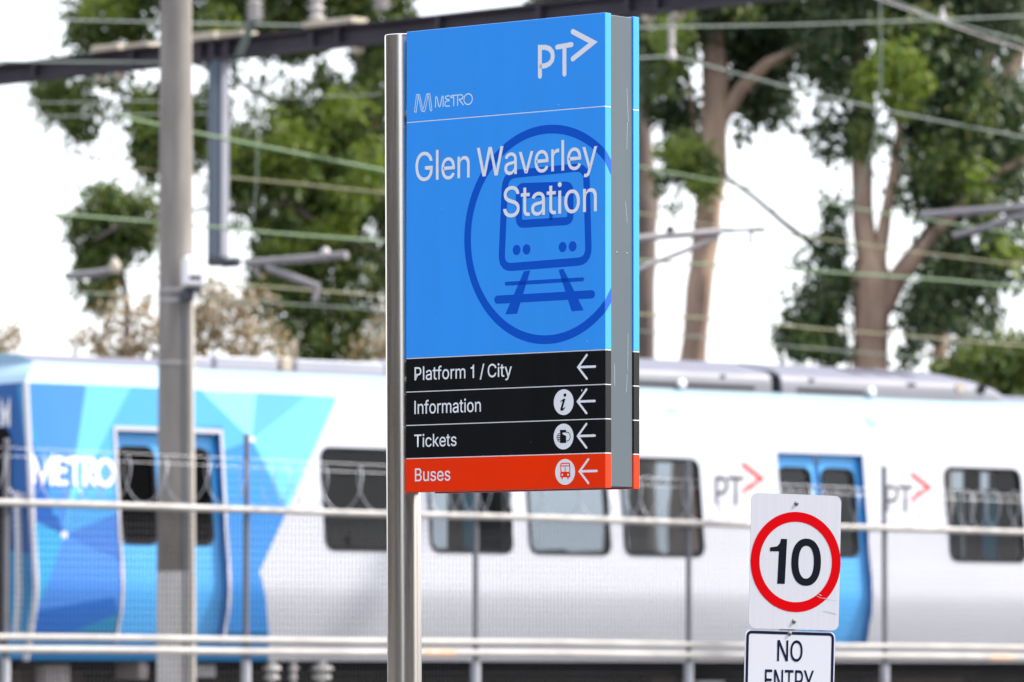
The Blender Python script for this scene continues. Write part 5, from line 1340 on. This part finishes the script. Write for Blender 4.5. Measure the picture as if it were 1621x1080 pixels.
t, o = tree('ochre_shrub', 'sparse ochre brown shrub rising behind the train roof by the concrete pole', 'shrub', 300, 64)
limbs([[(300, 1230, 12), (300, 700, 9), (310, 560, 5), (330, 470, 2)], [(300, 640, 5), (230, 540, 3), (200, 500, 2)], [(302, 640, 5), (400, 560, 3), (440, 500, 2)], [(300, 660, 5), (180, 580, 3), (140, 520, 2)]], 64, 'trunk', M['twig'], t, o)
foliage([(140, 520, 20, 40, .20), (185, 505, 22, 40, .30), (170, 550, 40, 20, .35), (235, 510, 18, 44, .55), (225, 555, 30, 24, .35), (330, 470, 34, 30, .40), (350, 500, 46, 34, .45), (320, 520, 28, 40, .4), (400, 490, 30, 40, .30), (390, 540, 40, 30, .42), (440, 550, 34, 26, .35), (340, 560, 60, 20, .35), (300, 440, 22, 24, .2), (180, 560, 20, 20, .5)], 64, o, M['leaf_ochre'], 'crown', t, L=.10, Wd=.03, seed=6, dens=1.05, droop=.3)
t, o = tree('ochre_shrub', 'low tan shrub peeking over the train nose at the left edge', 'shrub', 5, 66)
limbs([[(5, 1230, 10), (8, 700, 7), (18, 560, 3)]], 66, 'trunk', M['twig'], t, o)
foliage([(12, 545, 26, 30, .45), (-30, 540, 40, 40, .5), (26, 530, 10, 14, .4)], 66, o, M['leaf_ochre'], 'crown', t, L=.10, Wd=.03, seed=8, dens=.7, droop=.3)
t, o = tree('ochre_shrub', 'tan bush low behind the train, beside the steel post of the station sign', 'shrub', 590, 70)
limbs([[(590, 1230, 10), (592, 700, 8), (596, 560, 3)]], 70, 'trunk', M['twig'], t, o)
foliage([(590, 555, 36, 26, .7), (615, 500, 20, 30, .4), (640, 560, 40, 40, .7)], 70, o, M['leaf_ochre'], 'crown', t, L=.10, Wd=.03, seed=9, dens=.8, droop=.3)

# middle gum with the forked brown trunk
t, o = tree('gum_tree', 'tall gum tree with a forked brown trunk, right of the station sign', 'tree', 1090, 74)
limbs([[(1072, 1260, 64), (1092, 700, 50), (1098, 560, 42), (1112, 400, 40), (1122, 320, 42), (1128, 260, 48), (1134, 180, 44), (1130, 90, 38), (1118, 0, 34), (1108, -160, 24)],
       [(1140, 190, 26, 0), (1172, 140, 22, -.1), (1215, 100, 17, -.2), (1265, 76, 12, -.2), (1340, 40, 8, -.3)], [(1106, 260, 14, .2), (1098, 190, 9, .3), (1090, 120, 6, .3)]], 74, 'trunk', M['bark'], t, o)
foliage([(1110, -70, 110, 70, .6), (1230, -60, 110, 60, .6), (1120, -180, 140, 80, .6), (1060, 60, 44, 50, .8), (1110, 30, 50, 40, .8), (1180, 40, 60, 45, 1, .8), (1240, 60, 46, 60, .9, .8), (1200, 130, 50, 50, .95, 1), (1215, 180, 34, 26, .6, 1), (1060, 150, 40, 50, .8, .6), (1090, 200, 40, 40, .7, .6), (1040, 100, 26, 50, .7), (1160, 110, 40, 60, .8, 1.2),
         (1250, 20, 60, 40, .9), (1300, 40, 40, 40, .8), (1180, 210, 14, 16, .3), (1280, 110, 26, 22, .4), (1250, 150, 20, 20, .3), (1165, 195, 16, 12, .3)], 74, o, M['leaf_shaded'], 'crown', t, seed=11, dens=1.4)
foliage([(1072, 50, 34, 46, .6, -1), (1090, 245, 38, 38, .9, -1.2), (1108, 275, 34, 26, .9, -1.2), (1055, 285, 26, 18, .8, -1), (1110, 305, 26, 10, .4, -1), (1065, 120, 30, 34, .4, -1), (1175, 20, 20, 26, .45, -.9), (1060, 225, 22, 22, .5, -1), (1070, 320, 10, 14, .15, -1)], 74, o, M['leaf'], 'hanging_leaves', t, seed=12, dens=1.0)
foliage([(1082, 232, 30, 20, .45, -1.9), (1068, 30, 22, 26, .45, -1.8), (1045, 60, 12, 24, .4, -1.8), (1110, 285, 24, 12, .3, -1.9)], 74, o, M['leaf_sunlit'], 'sun_toned_crown', t, seed=13)
t, o = tree('gum_tree', 'straight grey brown gum trunk close beside the right edge of the station sign', 'tree', 1018, 78)
limbs([[(1018, 1260, 50), (1018, 700, 44), (1019, 560, 40), (1020, 330, 40), (1016, 200, 36), (1012, 60, 30), (1005, -140, 20)]], 78, 'trunk', M['bark_grey'], t, o)
foliage([(980, -90, 90, 70, .6), (1000, -180, 90, 70, .6), (960, 40, 60, 60, .9), (900, -10, 60, 40, .9), (1010, 0, 40, 40, .8), (860, 40, 50, 60, .6), (950, 130, 40, 60, .6)], 78, o, M['leaf_shaded'], 'crown', t, seed=14)

# right gum with spreading limbs
t, o = tree('gum_tree', 'spreading gum tree with several pale brown limbs at right', 'tree', 1378, 72)
limbs([[(1376, 1260, 70), (1378, 700, 58), (1380, 580, 54), (1382, 500, 60), (1384, 450, 68), (1372, 400, 40), (1365, 330, 34), (1362, 250, 30), (1364, 150, 26), (1358, 40, 20), (1350, -120, 14)],
       [(1384, 470, 44, 0), (1392, 400, 24, -.05), (1404, 330, 17, -.1), (1418, 260, 15, -.1), (1424, 200, 12, -.2), (1420, 120, 9, -.2)],
       [(1396, 490, 38, -.05), (1420, 440, 30, -.15), (1452, 405, 26, -.25), (1486, 365, 20, -.3), (1530, 315, 15, -.3), (1580, 270, 12, -.3), (1660, 240, 10, -.3)],
       [(1396, 470, 28, .1), (1428, 420, 20, .15), (1462, 376, 15, .2), (1490, 330, 11, .3), (1510, 280, 8, .3)],
       [(1366, 470, 26, .1), (1340, 436, 19, .2), (1312, 410, 14, .3), (1300, 400, 9, .3)]], 72, 'trunk', M['bark'], t, o)
limbs([[(1306, 405, 11, .3), (1284, 386, 9.5, .3), (1240, 352, 8.2, .3), (1195, 313, 7.4, .3), (1150, 280, 6.5, .3), (1144, 258, 4, .3)], [(1240, 352, 4, .3), (1222, 330, 2, .3)]], 72, 'dark_bough', M['twig'], t, o)
R_cl = [(1350, -70, 110, 70, .5), (1480, -60, 110, 80, .5), (1590, -80, 100, 80, .5), (1420, -180, 150, 90, .5), (1490, 180, 130, 170, .16), (1570, 330, 90, 120, .18), (1500, 450, 90, 100, .16), (1340, 90, 70, 110, .16), (1300, 470, 60, 100, .14), (1300, 60, 40, 40, .7), (1340, 20, 60, 40, .9), (1420, 20, 60, 40, .8), (1500, 20, 60, 50, .85), (1580, 40, 50, 50, .6), (1350, 110, 30, 50, .8), (1310, 120, 30, 26, .45), (1300, 205, 26, 34, .6), (1318, 250, 16, 26, .5), (1800, 180, 16, 20, .4),
        (1362, 205, 26, 44, 1), (1440, 90, 50, 50, .8), (1500, 110, 50, 50, .9), (1460, 170, 50, 40, .9), (1540, 150, 40, 50, .8), (1480, 220, 50, 40, .9), (1530, 230, 46, 46, .8), (1590, 160, 36, 50, .6), (1590, 230, 40, 40, .7),
        (1500, 290, 46, 40, .8), (1550, 300, 40, 40, .75), (1600, 310, 30, 40, .6), (1455, 260, 24, 30, .5), (1470, 320, 30, 26, .5), (1560, 380, 50, 34, .6), (1490, 400, 40, 40, .7), (1540, 440, 40, 30, .55), (1600, 420, 30, 40, .45), (1500, 470, 46, 46, .85), (1460, 500, 26, 40, .5), (1560, 490, 30, 26, .4),
        (1320, 370, 22, 50, .6), (1330, 320, 16, 22, .4), (1300, 480, 36, 40, .9), (1270, 530, 44, 34, .9), (1325, 440, 24, 30, .8), (1310, 545, 40, 28, .8), (1240, 545, 20, 14, .6), (1440, 560, 26, 20, .5)]
foliage(R_cl, 72, o, M['leaf_shaded'], 'crown', t, seed=21, dens=1.35, dspread=1.2)
foliage([(1480, 250, 40, 34, .5, -1), (1530, 270, 36, 30, .5, -1), (1370, 215, 20, 36, .5, -.9), (1550, 180, 30, 40, .35, -1), (1460, 40, 40, 30, .35, -1), (1600, 380, 24, 30, .4, -1), (1560, 330, 30, 30, .4, -1), (1400, 30, 30, 26, .3, -1), (1280, 535, 30, 20, .3, -1)], 72, o, M['leaf'], 'hanging_leaves', t, seed=22)
foliage([(1420, 95, 36, 34, .8, -1.4), (1385, 130, 36, 26, .6, -1.4), (1452, 125, 24, 26, .7, -1.4), (1430, 160, 24, 16, .5, -1.4), (1375, 105, 20, 20, .4, -1.4), (1545, 285, 16, 30, .3, -1.5), (1590, 395, 18, 22, .35, -1.5)], 72, o, M['leaf_sunlit'], 'sun_toned_crown', t, seed=23)
t, o = tree('gum_tree', 'leaning gum tree whose thick orange limb slants across the upper right corner', 'tree', 1480, 76)
limbs([[(1500, 1260, 40), (1490, 700, 30), (1486, 560, 24), (1490, 470, 20), (1500, 400, 18), (1526, 290, 22), (1548, 235, 25), (1580, 165, 28), (1608, 90, 30), (1632, 0, 30), (1660, -140, 22)],
       [(1560, 215, 16), (1562, 120, 22), (1566, 60, 22), (1562, -20, 20), (1560, -120, 14)]], 76, 'trunk', M['bark'], t, o)
foliage([(1600, 20, 50, 40, .5), (1520, 60, 50, 40, .6), (1640, 200, 60, 80, .7), (1480, 480, 50, 60, .7, 1), (1540, 560, 50, 40, .8, 1), (1440, 300, 30, 50, .4, 1)], 76, o, M['leaf_shaded'], 'crown', t, seed=24)
t, o = tree('evergreen_bush', 'dense green bush behind the end of the roof unit at the right edge', 'bush', 1570, 69)
limbs([[(1570, 1240, 16), (1570, 700, 12), (1572, 580, 5)]], 69, 'trunk', M['twig'], t, o)
foliage([(1570, 575, 50, 40, .9), (1520, 600, 40, 30, .9), (1610, 610, 40, 40, 1), (1600, 550, 36, 26, .7), (1560, 640, 60, 40, 1.1), (1490, 590, 30, 26, .7), (1640, 580, 40, 50, 1)], 69, o, M['leaf'], 'crown', t, seed=25, dens=1.1)
